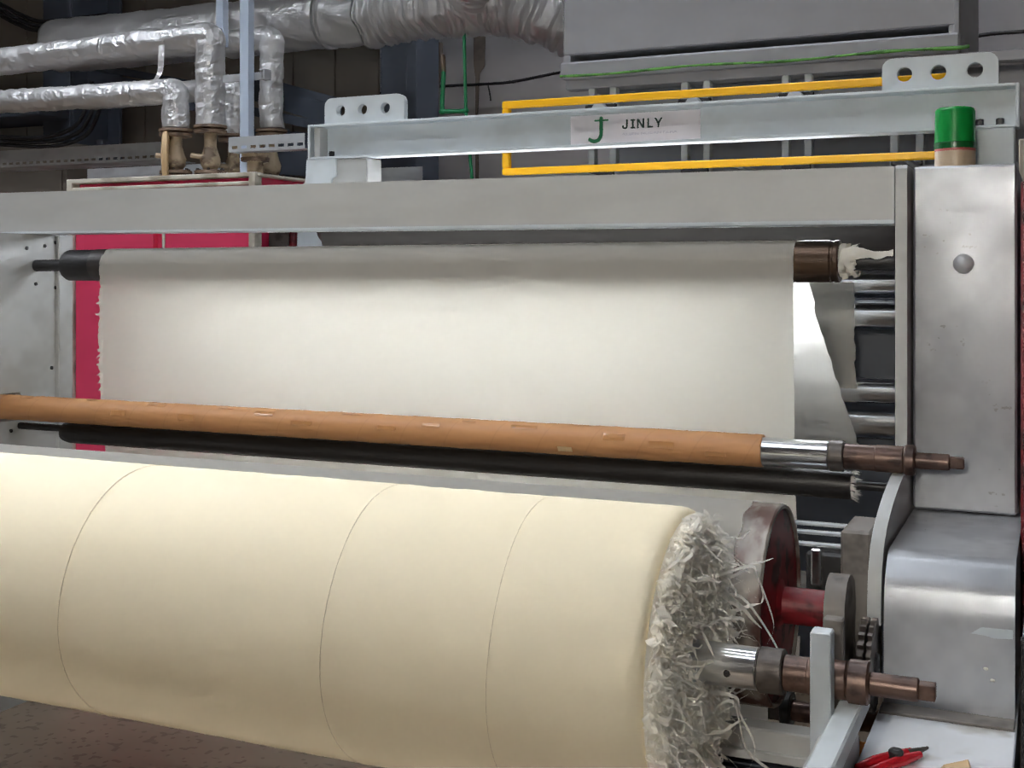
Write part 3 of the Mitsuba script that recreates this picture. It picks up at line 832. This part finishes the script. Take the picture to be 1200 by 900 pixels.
single('green_strap', 'green woven strap lying along the ledge of the grey hood', 'strap', tube(stp, 0.0075 * (0.45 + 0.6 * meshkit.noise(np.c_[stp[:, 0] * 9, stp[:, 1] * 0, stp[:, 2] * 0], 4)), 8), 'strap_green', True)

# ------------------------------------------------------------------ red drying cabinet, pipes and valves on it
Rc = thing('drying_cabinet', 'red panelled cabinet with pale aluminium frame at the left behind the fabric', 'cabinet')
part(Rc, 'body', bx(-4.80, -3.64, 5.04, 6.6, 0.05, 2.10), 'red_panel')
for a, b in ((-4.79, -4.268), (-4.19, -3.655)):
    part(Rc, 'door', bx(a, b, 5.0, 5.04, 0.12, 2.055, 0.004), 'red_panel', label='red door panel')
part(Rc, 'stile', bx(-4.205, -4.188, 4.995, 5.02, 0.12, 2.055, 0.002), 'cream_frame')
part(Rc, 'post', bx(-4.835, -4.795, 4.98, 5.04, 0.0, 2.12), 'cream_frame')
part(Rc, 'post', bx(-3.655, -3.615, 4.98, 5.04, 0.0, 2.12), 'cream_frame')
part(Rc, 'top_rail', bx(-4.835, -3.615, 4.98, 5.04, 2.098, 2.122), 'cream_frame')
part(Rc, 'top_rail', bx(-4.80, -3.64, 4.985, 5.04, 2.058, 2.078), 'cream_frame')
part(Rc, 'base', bx(-4.80, -3.64, 5.0, 6.6, 0.0, 0.06), 'steel_dark')
part(Rc, 'top', bx(-4.83, -3.6, 5.0, 6.6, 2.10, 2.116), 'cream_frame')


def wrapped_pipe(label, pts, r, group=None, sd=0):
    P_ = thing('insulated_pipe', label, 'pipe', group)
    q = round_path([np.array(a, float) for a in pts], 0.035, 5)
    r = r * 1.1
    d = np.r_[0, np.cumsum(np.linalg.norm(np.diff(q, axis=0), axis=1))]
    n = int(d[-1] / 0.013)
    q = np.array([np.interp(np.linspace(0, d[-1], n), d, q[:, k]) for k in range(3)]).T
    rad = r * (0.96 + 0.09 * meshkit.noise(np.c_[np.arange(n) * 0.22, np.zeros(n) + sd, np.zeros(n)], 2))
    m = tube(q, rad, 36)
    v = np.array(m.vertices)
    crease = 0.5 - np.abs(meshkit.fbm(v * 21, 3, sd) - 0.5) * 2
    v = v + 0.012 * (meshkit.fbm(v * 11, 2, sd + 7)[:, None] - 0.5)
    ax = np.vstack([np.repeat(q, 36, 0), q[:1], q[-1:]])
    out = v - ax
    out /= np.linalg.norm(out, axis=1, keepdims=True) + 1e-9
    m.vertices = v + out * (0.014 * crease)[:, None]
    part(P_, 'wrapping', m, 'foil', 12)
    return P_


g4 = 'foil wrapped pipes above the red cabinet'
pa = wrapped_pipe('upper foil wrapped pipe running from the left and bending down to a tan valve', [(-6.6, 5.3, 2.84), (-4.135, 5.3, 2.892), (-4.135, 5.3, 2.41)], 0.066, None, 1)
for k, x in enumerate((-4.85,)):
    part(pa, 'tape_band', along(lathe([(x, 0.078), (x + 0.03, 0.078)], 28), 'x', (0, 5.3, 2.84 + 0.052 * (x + 6.6) / 2.465)), 'foil', True)
part(pa, 'loose_flap', join([ribbon(spline([(-4.40, 5.225, 2.85), (-4.395, 5.215, 2.77), (-4.40, 5.21, 2.70), (-4.425, 5.20, 2.655), (-4.45, 5.2, 2.64)], 5), 0.04, (1, 0, 0.15))]), 'foil', True, label='loose flap of foil tape')
pb = wrapped_pipe('lower foil wrapped pipe running from the left and bending down to a tan valve', [(-6.6, 5.22, 2.625), (-4.30, 5.22, 2.595), (-4.30, 5.22, 2.40)], 0.056, None, 2)
pc = wrapped_pipe('rightmost foil wrapped vertical pipe behind the blue strut', [(-5.9, 5.9, 3.0), (-4.06, 5.75, 2.955), (-4.06, 5.75, 2.44)], 0.056, None, 3)
pd = wrapped_pipe('short foil wrapped vertical pipe between the others, in their shadow', [(-5.6, 5.95, 2.72), (-4.36, 5.8, 2.70), (-4.36, 5.8, 2.43)], 0.053, None, 4)


def valve(x, y, ztop, lab, zb=2.118):
    V = thing('steam_valve', lab, 'valve')
    part(V, 'flange', along(lathe([(ztop - 0.035, 0.085), (ztop - 0.020, 0.088), (ztop - 0.012, 0.062), (ztop - 0.008, 0.09), (ztop + 0.006, 0.088)], 32), 'z', (x, y, 0)), 'flange_brown')
    hh = ztop - 0.035 - zb
    vb = part(V, 'body', along(lathe([(zb + 0.055, 0.034), (zb + 0.08, 0.05), (zb + 0.115, 0.054), (zb + 0.15, 0.042), (zb + 0.18, 0.033), (zb + hh, 0.033)], 28), 'z', (x, y, 0)), 'valve_tan', True)
    part(V, 'flange', along(lathe([(zb + 0.002, 0.05), (zb + 0.01, 0.084), (zb + 0.026, 0.086), (zb + 0.03, 0.06), (zb + 0.034, 0.086), (zb + 0.05, 0.084), (zb + 0.058, 0.04)], 32), 'z', (x, y, 0)), 'flange_brown')
    part(vb, 'stem', tube([(x + 0.0, y - 0.04, zb + 0.12), (x - 0.07, y - 0.075, zb + 0.13)], 0.014, 10), 'valve_tan', True)
    for t in np.linspace(0, 2 * math.pi, 7)[:-1]:
        part(V, 'bolt', rod_z(x + 0.072 * math.cos(t), y + 0.072 * math.sin(t), zb + 0.0, zb + 0.062, 0.008, 0.001, 8), 'steel_dark')
    return V


valve(-4.135, 5.3, 2.405, 'larger tan steam valve under the upper foil pipe')
valve(-4.30, 5.22, 2.385, 'tan steam valve under the lower foil pipe, leftmost of the valves')
valve(-4.06, 5.75, 2.43, 'tan steam valve under the rightmost foil pipe, behind the blue strut')
valve(-4.36, 5.8, 2.42, 'dark steam valve under the short shaded foil pipe')
Vs = thing('flanged_stub', 'tan flanged pipe stub on the right corner of the red cabinet', 'valve')
vx = -3.701
part(Vs, 'stub', along(lathe([(2.118, 0.04), (2.20, 0.04), (2.205, 0.065), (2.225, 0.067), (2.23, 0.036), (2.28, 0.042), (2.31, 0.036)], 28), 'z', (vx, 5.1, 0)), 'valve_tan')
part(Vs, 'flange', along(lathe([(2.185, 0.07), (2.203, 0.072)], 28), 'z', (vx, 5.1, 0)), 'flange_brown')
part(Vs, 'spout', tube([(vx, 5.1, 2.27), (vx + 0.06, 5.07, 2.285), (vx + 0.075, 5.06, 2.26)], 0.013, 10), 'valve_tan', True)

St = thing('strut', 'pale blue steel channel strut standing in front of the rightmost foil pipe', 'strut')
sx = -3.769
part(St, 'channel', cat(bx(sx - 0.026, sx + 0.026, 5.10, 5.105, 2.118, 3.7, 0.001), bx(sx - 0.026, sx - 0.020, 5.105, 5.15, 2.118, 3.7, 0.001), bx(sx + 0.020, sx + 0.026, 5.105, 5.15, 2.118, 3.7, 0.001)), 'strut_blue')
Bk = thing('pipe_clamp', 'small pale bracket arm crossing the blue strut to hold the foil pipe', 'clamp')
part(Bk, 'arm', bx(-3.942, -3.697, 5.152, 5.162, 2.607, 2.646, 0.001), 'galvanised')
part(Bk, 'end_ring', cat(bx(-3.679, -3.647, 5.10, 5.16, 2.600, 2.607, 0.001), bx(-3.679, -3.647, 5.10, 5.16, 2.645, 2.652, 0.001), bx(-3.653, -3.645, 5.10, 5.16, 2.60, 2.652, 0.001)), 'galvanised')
sx = -4.307
single('strut', 'thin pale blue strut rising behind the upper foil pipe bend', 'strut', cat(bx(sx - 0.024, sx + 0.024, 5.60, 5.606, 2.9, 3.9, 0.001), bx(sx + 0.018, sx + 0.024, 5.606, 5.65, 2.9, 3.9, 0.001)), 'strut_blue')


def tray(label, x0, x1, y, z0, z1, w=0.25):
    Tt = thing('cable_tray', label, 'cable tray')
    pl = sbox(x0, z0, x1, z1)
    n = int((x1 - x0) / 0.055)
    slots = [sbox(x0 + 0.02 + 0.055 * k, z0 + 0.012, x0 + 0.055 + 0.055 * k, z0 + 0.027) for k in range(n)]
    part(Tt, 'side', prism(pl.difference(unary_union(slots)), 'y', y, y + 0.003), 'galvanised', False)
    part(Tt, 'bottom', bx(x0, x1, y, y + w + 0.003, z0 - 0.003, z0, 0), 'galvanised', False)
    return Tt


tray('galvanised slotted cable tray left of the valves, under the foil pipes', -6.6, -4.69, 5.62, 2.283, 2.385)
tray('galvanised slotted cable tray right of the valves, ending at the channel beam', -3.767, -3.318, 4.97, 2.225, 2.297, 0.08)
tr = tray('lower galvanised cable tray behind the pale disc', -5.6, -4.50, 5.95, 2.185, 2.285)
for x in (-4.75, -4.55):
    part(tr, 'support', bx(x, x + 0.03, 5.97, 6.18, 2.118, 2.182, 0.002), 'galvanised')
tray('short slotted tray piece behind the red cabinet right corner', -3.98, -3.55, 6.6, 2.13, 2.28)
single('pale_disc', 'pale wooden disc standing edge on beside the tan valves', 'disc', along(lathe([(-0.014, 0.06), (-0.018, 0.10), (-0.010, 0.128), (0.010, 0.128), (0.018, 0.10), (0.014, 0.06)], 36), 'x').apply_transform(trimesh.transformations.rotation_matrix(math.radians(37), [0, 0, 1])).apply_translation((-4.31, 5.15, 2.246)), 'wood')

# ------------------------------------------------------------------ background
Cl = thing('steel_column', 'grey steel column at the far left behind the foil pipes', 'column')
cx = -7.028
part(Cl, 'face', bx(cx, -6.758, 7.0, 7.03, 0, 5.9), 'column_paint')
part(Cl, 'side', bx(-6.758 - 0.02, -6.758, 7.03, 7.4, 0, 5.9), 'column_paint')
part(Cl, 'flange', bx(cx, -6.758 + 0.12, 7.4, 7.43, 0, 5.9), 'column_paint')
Cl = thing('steel_column', 'dark navy steel column in the middle background behind the left lug', 'column')
cx0, cx1, cx2 = -4.482, -3.984, -3.906
part(Cl, 'face', bx(-4.195, cx1, 7.2, 7.23, 0, 5.9), 'column_paint')
part(Cl, 'side', bx(cx1, cx2, 7.18, 7.5, 0, 5.9), 'column_paint')
Dp = thing('partition', 'dark grey partition sheet between the columns in the left background', 'partition')
for k in range(9):
    x = -10.9 + 0.62 * k
    part(Dp, 'panel', bx(x, x + 0.612, 7.6, 7.63, 0, 5.9, 0.003), 'wall_dark')
k = thing('partition', 'added dark grey sheet darkening the background below the foil duct by the navy column', 'partition')  # dark sheets added before the back wall to darken this background
for j in range(3):
    x = -5.465 + j * (-4.383 - (-5.465)) / 3
    part(k, 'panel', bx(x, x + (-4.383 - (-5.465)) / 3 - 0.008, 7.5, 7.53, 0, 5.9), 'wall_dark')
Dk = thing('conveyor', 'dark sloping conveyor frame behind the foil pipes', 'conveyor')
for a, b, w in [((-6.608, 7.0, 3.182), (-5.072, 6.4, 2.839), 0.05), ((-6.542, 7.0, 3.076), (-5.038, 6.4, 2.721), 0.12), ((-5.144, 7.0, 2.995), (-4.036, 6.4, 2.679), 0.05),
                ((-5.144, 7.0, 2.912), (-4.036, 6.4, 2.585), 0.13), ((-5.18, 7.0, 2.772), (-4.036, 6.4, 2.506), 0.06)]:
    a, b = np.array(a), np.array(b)
    o = np.array([0, 0.05, 0]); up = np.array([0, 0, w / 2])
    part(Dk, 'beam', hexa([a - o - up, a - o + up, a + o - up, a + o + up, b - o - up, b - o + up, b + o - up, b + o + up]), 'column_paint', False)
for u in (-6.368, -4.79, -4.29):
    part(Dk, 'leg', bx(u, u + 0.06, 6.85, 6.91, 0, 2.6), 'column_paint')
part(Dk, 'bed', hexa([(-5.143, 6.95, 2.633), (-4.162, 6.6, 2.502), (-5.143, 6.95, 2.338), (-4.162, 6.6, 2.221), (-5.254, 7.1, 2.656), (-4.414, 7.0, 2.557), (-5.254, 7.1, 2.354), (-4.414, 7.0, 2.259)]), 'column_paint', False)
Du = thing('air_duct', 'wide foil wrapped ventilation duct running across the top background', 'duct')
def duct_mesh(pts, rad, sd, ring, n=120):
    q = spline(pts, 24)
    d = np.r_[0, np.cumsum(np.linalg.norm(np.diff(q, axis=0), axis=1))]
    q = np.array([np.interp(np.linspace(0, d[-1], n), d, q[:, k]) for k in range(3)]).T
    r_ = rad * (1 + ring * (meshkit.noise(np.c_[np.arange(n) * 0.6, np.zeros(n) + sd, np.zeros(n)], 3) - 0.5))
    m = tube(q, r_, 40)
    v = np.array(m.vertices)
    m.vertices = v + 0.05 * rad / 0.18 * (meshkit.fbm(v * 7, 3, sd)[:, None] - 0.5)
    return m
part(Du, 'straight_run', duct_mesh([(-6.2, 6.3, 3.17), (-4.7, 6.3, 3.16), (-3.9, 6.3, 3.17), (-3.35, 6.3, 3.18)], 0.175, 1, 0.03), 'foil', True)
part(Du, 'flexible_run', duct_mesh([(-3.75, 6.3, 3.165), (-3.35, 6.3, 3.18), (-2.95, 6.3, 3.17), (-2.62, 6.33, 3.08), (-2.40, 6.45, 2.98)], 0.186, 5, 0.16, 160), 'foil', True, label='crinkled foil sleeve')
part(Du, 'branch', duct_mesh([(-3.05, 6.28, 3.20), (-2.98, 6.15, 3.24), (-2.86, 5.9, 3.30), (-2.7, 5.6, 3.42)], 0.155, 9, 0.18), 'foil', True, label='crinkled branch coming forward')
for x in (-4.55, -4.05):
    part(Du, 'band', along(lathe([(x, 0.182), (x + 0.04, 0.182)], 36), 'x', (0, 6.3, 3.165)), 'foil', True)
Gp = thing('water_pipe', 'thin green pipe with a U bend hanging below the foil duct', 'pipe')
part(Gp, 'riser', tube(round_path([(-3.239, 6.28, 2.789), (-3.25, 6.28, 2.558), (-3.096, 6.28, 2.554)], 0.03), 0.013, 12), 'pipe_green', True)
part(Gp, 'drop', tube([(-3.112, 6.28, 3.152), (-3.101, 6.28, 2.75), (-3.096, 6.28, 2.549), (-3.058, 6.28, 2.181), (-3.041, 6.28, 1.576)], 0.0095, 12), 'pipe_green', True)
for q in ((-3.25, 6.28, 2.558), (-3.096, 6.28, 2.554)):
    part(Gp, 'elbow', trimesh.creation.icosphere(2, 0.017).apply_translation(q), 'pipe_green', True)
part(Gp, 'tap', tube([(-3.239, 6.28, 2.789), (-3.244, 6.28, 2.849), (-3.244, 6.28, 2.888)], [0.012, 0.017, 0.011], 10), 'flange_brown', True, label='rusty tap at the top')
single('wall_cable', 'black cable sagging across the grey back wall', 'cable', tube(spline([(-4.757, 7.9, 2.963), (-4.285, 7.9, 2.991), (-3.799, 7.9, 2.985), (-3.53, 7.9, 2.986), (-3.268, 7.9, 3.016), (-3.076, 7.9, 3.039)], 6), 0.010, 8), 'cable_black', True)
single('wall_cable', 'short black cable end hanging down from the sagging wall cable', 'cable', tube(spline([(-3.708, 7.88, 2.97), (-3.695, 7.88, 2.908), (-3.688, 7.88, 2.859)], 4), 0.006, 8), 'cable_black', True)
single('wall_cable', 'black vertical cable on the wall right of the navy column', 'cable', tube([(-4.132, 7.85, 3.271), (-4.132, 7.85, 2.993), (-4.139, 7.85, 1.755)], 0.014, 8), 'cable_black', True)
single('wall_cable', 'thicker dark vertical cable bundle beside the green pipe riser', 'cable', tube(spline([(-4.076, 7.85, 3.298), (-4.09, 7.85, 3.052), (-4.111, 7.85, 2.868), (-4.118, 7.85, 1.755)], 5), 0.022, 8), 'grime_brown', True)
single('hanging_strap', 'torn brown strap hanging on the wall under the foil duct', 'strap', prism(Polygon([(a[0], a[2]) for a in ((-3.833, 7.9, 3.411), (-3.738, 7.9, 3.403), (-3.745, 7.9, 3.11), (-3.785, 7.9, 3.064), (-3.799, 7.9, 2.764), (-3.792, 7.9, 2.274), (-3.819, 7.9, 2.275), (-3.819, 7.9, 3.041), (-3.833, 7.9, 3.128))]), 'y', 7.9, 7.905), 'grime_brown', False)
single('wall_cable', 'dark cable running along the wall at the upper right corner', 'cable', tube(spline([(-0.536, 7.9, 3.05), (-0.372, 7.9, 3.068), (-0.182, 7.9, 3.068), (0.276, 7.9, 3.065)], 5), 0.012, 8), 'cable_black', True)
single('wall_pipe', 'dark vertical pipe on the wall right of the grey hood', 'pipe', rod_z(-0.528, 7.85, 0, 5.9, 0.02), 'grime_brown')
for j, (a, b, c) in enumerate([(14, 24, 34), (18, 31, 38), (9, 18, 29)]):
    single('power_cable', ('thick', 'lower', 'upper')[j] + ' black cable drooping at the top left corner', 'cable', tube(spline([(-7.553, 6.6, 3.797), (-7.122, 6.6, 3.592), (-6.872, 6.6, 3.471), (-6.627, 6.6, 3.401), (-6.076, 6.6, 3.402)], 8) + np.array([0, 0.02 * j, 0.035 * (j - 1)]), 0.016, 10), 'cable_black', True)
for j in range(3):
    single('power_cable', ('black cable looping below the foil pipes at the left edge, topmost of three', 'black cable looping below the foil pipes at the left edge, middle of three', 'black cable looping below the foil pipes at the left edge, lowest of three')[j], 'cable',
           tube(spline([(-7.325, 6.4, 2.65), (-6.825, 6.4, 2.595), (-6.426, 6.4, 2.571), (-6.156, 6.4, 2.622), (-6.042, 6.4, 2.745), (-5.982, 6.4, 2.932)], 8) + np.array([0.03 * j, 0.02 * j, -0.03 * j]), 0.014, 10), 'cable_black', True)
single('dark_machine', 'dark machine top behind the foil pipes at the left edge', 'machine', bx(-8.2, -6.768, 6.7, 7.2, 2.78, 2.90, 0.01), 'column_paint')
k = thing('switch_cabinet', 'grey cabinet under the foil pipes at the left edge', 'cabinet')
part(k, 'body', bx(-8.5, -6.694, 6.9, 7.4, 0, 2.6), 'wall_dark')
part(k, 'door', bx(-8.3, -6.727, 6.88, 6.9, 0.1, 2.55), 'wall_dark')

# right edge, beyond the tall box
Ep = thing('red_stand', 'dark red frame plate just right of the tall metal box', 'frame')
part(Ep, 'plate', bx(-0.083, -0.066, 3.30, 3.9, 0.0, 1.84), 'red_paint')
part(Ep, 'strip', bx(-0.083, -0.066, 3.56, 3.9, 1.34, 1.842), 'red_paint')
k = thing('bracket_post', 'cream post with a steel clamp at the right edge beside the tall box', 'post')
part(k, 'post', bx(-0.112, -0.067, 4.2, 4.3, 0, 2.04), 'post_cream')
part(k, 'clamp', bx(-0.119, -0.08, 4.1, 4.2, 1.719, 1.777), 'cast_grey', label='grey clamp')
k = thing('side_axle', 'black axle end sticking out at the right edge, upper of two', 'axle')
part(k, 'bar', rod_x(-0.064, 0.12, 3.5, 1.528, 0.028), 'black')
part(k, 'cap', rod_x(-0.058, -0.045, 3.5, 1.528, 0.032), 'black')
k = thing('side_axle', 'grey axle end sticking out at the right edge, lower of two', 'axle')
part(k, 'bar', rod_x(-0.064, 0.12, 3.45, 1.433, 0.014), 'cast_grey')
part(k, 'nut', rod_x(-0.060, -0.04, 3.45, 1.433, 0.019, 0.002, 6), 'cast_grey')
k = thing('end_machine', 'dark machine block at the lower right edge', 'machine')
part(k, 'body', bx(-0.060, 0.5, 2.45, 3.25, 0.0, 0.93), 'column_paint')
part(k, 'edge', bx(-0.062, -0.050, 2.44, 2.47, 0.0, 0.93, 0.002), 'black')

# things on the low cabinet
Tz = 0.621
Pl = thing('pliers', 'red handled tool with a black cap lying on the low white topped box', 'tool')
part(Pl, 'handle', tube([(-0.36, 2.476, 0.632), (-0.333, 2.52, 0.634), (-0.3, 2.558, 0.636), (-0.271, 2.595, 0.636)], [0.008, 0.011, 0.011, 0.008], 12), 'tool_red', True)
part(Pl, 'handle', tube([(-0.345, 2.452, 0.63), (-0.313, 2.496, 0.634), (-0.279, 2.548, 0.636), (-0.254, 2.593, 0.634)], [0.008, 0.011, 0.011, 0.007], 12), 'tool_red', True)
part(Pl, 'jaw', tube([(-0.276, 2.583, 0.636), (-0.259, 2.605, 0.636), (-0.243, 2.637, 0.634)], [0.009, 0.007, 0.003], 8), 'steel_dark', True, label='steel jaw')
part(Pl, 'pivot_cap', rod_z((-0.295, 2.544, 0.64)[0], (-0.295, 2.544, 0.64)[1], 0.63, 0.656, 0.0145, 0.004), 'black', label='black cap')
single('wood_piece', 'small pale wooden block at the front edge of the low white topped box', 'wood block', hexa([(-0.213, 2.569, 0.622), (-0.162, 2.625, 0.622), (-0.147, 2.531, 0.622), (-0.196, 2.478, 0.622), (-0.203, 2.529, 0.645), (-0.162, 2.575, 0.645), (-0.149, 2.495, 0.64), (-0.191, 2.45, 0.64)]), 'wood', False)

# ------------------------------------------------------------------ lamps of the hall
ORD = ('first', 'second', 'third', 'fourth', 'fifth', 'sixth')
for row, y, zl, xs, power, colour in LAMP_ROWS:
    for i, x in enumerate(xs):
        k = thing('tube_lamp', 'white LED tube lamp, %s of %s' % (ORD[i], row), 'lamp', 'tube lamps of the hall')
        part(k, 'housing', bx(x - 0.78, x + 0.78, y - 0.07, y + 0.07, zl + 0.03, zl + 0.08), 'lamp_body')
        kk = part(k, 'diffuser', bx(x - 0.75, x + 0.75, y - 0.06, y + 0.06, zl, zl + 0.028, 0.01), 'lamp_body', False)
        scene[kk]['emitter'] = {'type': 'area', 'radiance': {'type': 'rgb', 'value': [power * c for c in colour]}}
        for s_ in (-1, 1):
            part(k, 'reflector', hexa([(x + e * 0.79, y + s_ * (0.07 + o), zl + 0.05) for e in (-1, 1) for o in (0, 0.004)] + [(x + e * 0.79, y + s_ * (0.092 + o), zl - 0.066) for e in (-1, 1) for o in (0, 0.004)]), 'lamp_body', False)  # side skirts added to cut lamp light off the far background
        for s_ in (-0.5, 0.5):
            part(k, 'rod', rod_z(x + s_, y, zl + 0.08, 6.0, 0.006), 'lamp_body')

wp, wr, wpow, wcol = WORK_LAMP
k = thing('work_lamp', 'round warm work lamp on a stand in front of the machine', 'lamp')
aim = np.array([-1.3, 2.2, 0.9]) - np.array(wp); aim /= np.linalg.norm(aim)
rot = trimesh.geometry.align_vectors([0, 0, 1], aim)
def aimed(m):
    m = m.copy(); m.apply_transform(rot); m.apply_translation(wp); return m
part(k, 'reflector', aimed(lathe([(-0.12, 0.06), (-0.06, wr * 0.8), (-0.004, wr + 0.015)], 40)), 'lamp_body')
kk = part(k, 'lens', aimed(trimesh.creation.cylinder(wr, 0.006, sections=40)), 'lamp_body', False)
scene[kk]['emitter'] = {'type': 'area', 'radiance': {'type': 'rgb', 'value': [wpow * c for c in wcol]}}
part(k, 'pole', rod_z(wp[0] - 0.13 * aim[0], wp[1] - 0.13 * aim[1], 0.03, wp[2] + 0.05, 0.016), 'black')
part(k, 'base', rod_z(wp[0] - 0.13 * aim[0], wp[1] - 0.13 * aim[1], 0.0, 0.03, 0.2, 0.006), 'black')

k = thing('added_backlight', 'long added lamp hidden behind the crossbeam, backlighting the fabric sheets', 'lamp')
part(k, 'reflector', cat(bx(-3.1, -0.5, 3.98, 4.09, 1.905, 1.925, 0.002), bx(-3.1, -0.5, 4.085, 4.095, 1.80, 1.91, 0.002), bx(-3.1, -3.09, 3.93, 4.09, 1.82, 1.91, 0.002), bx(-0.51, -0.5, 3.93, 4.09, 1.78, 1.91, 0.002)), 'lamp_body')  # trough and end cheeks that shield the added backlight
kk = part(k, 'tube', hexa([(x, y + o, z + o) for x in (-2.95, -0.62) for y, z in ((4.005, 1.895), (4.072, 1.825)) for o in (0.0, 0.007)]), 'lamp_body', False)
scene[kk]['emitter'] = {'type': 'area', 'radiance': {'type': 'rgb', 'value': [BACKLIGHT * c for c in COOL]}}
for x in (-3.5, -0.45):
    part(k, 'bracket', bx(x, -3.1 if x < -3 else -0.5, 4.03, 4.06, 1.907, 1.922, 0.002), 'paint_grey')

# scraps sticking to the chain guard
pts = [(a[0], a[2]) for a in ((-0.176, 2.905, 0.806), (-0.154, 2.905, 0.822), (-0.089, 2.905, 0.823), (-0.089, 2.905, 0.803), (-0.128, 2.905, 0.8), (-0.145, 2.905, 0.804))]
single('tape_scrap', 'torn pale tape scrap stuck on the rounded metal guard near its right edge', 'tape', prism(Polygon(pts), 'y', 2.9025, 2.9035), 'paint_pale', False)
for (u0, u1), lab in zip(((-0.145, 2.9, 0.731)[::2], (-0.131, 2.9, 0.707)[::2]), ('upper of two white lint specks on the rounded metal guard', 'lower of two white lint specks on the rounded metal guard')):
    single('lint_speck', lab, 'lint', bx(u0 - 0.005, u0 + 0.005, 2.900, 2.905, u1 - 0.003, u1 + 0.003, 0.0015), 'fluff')
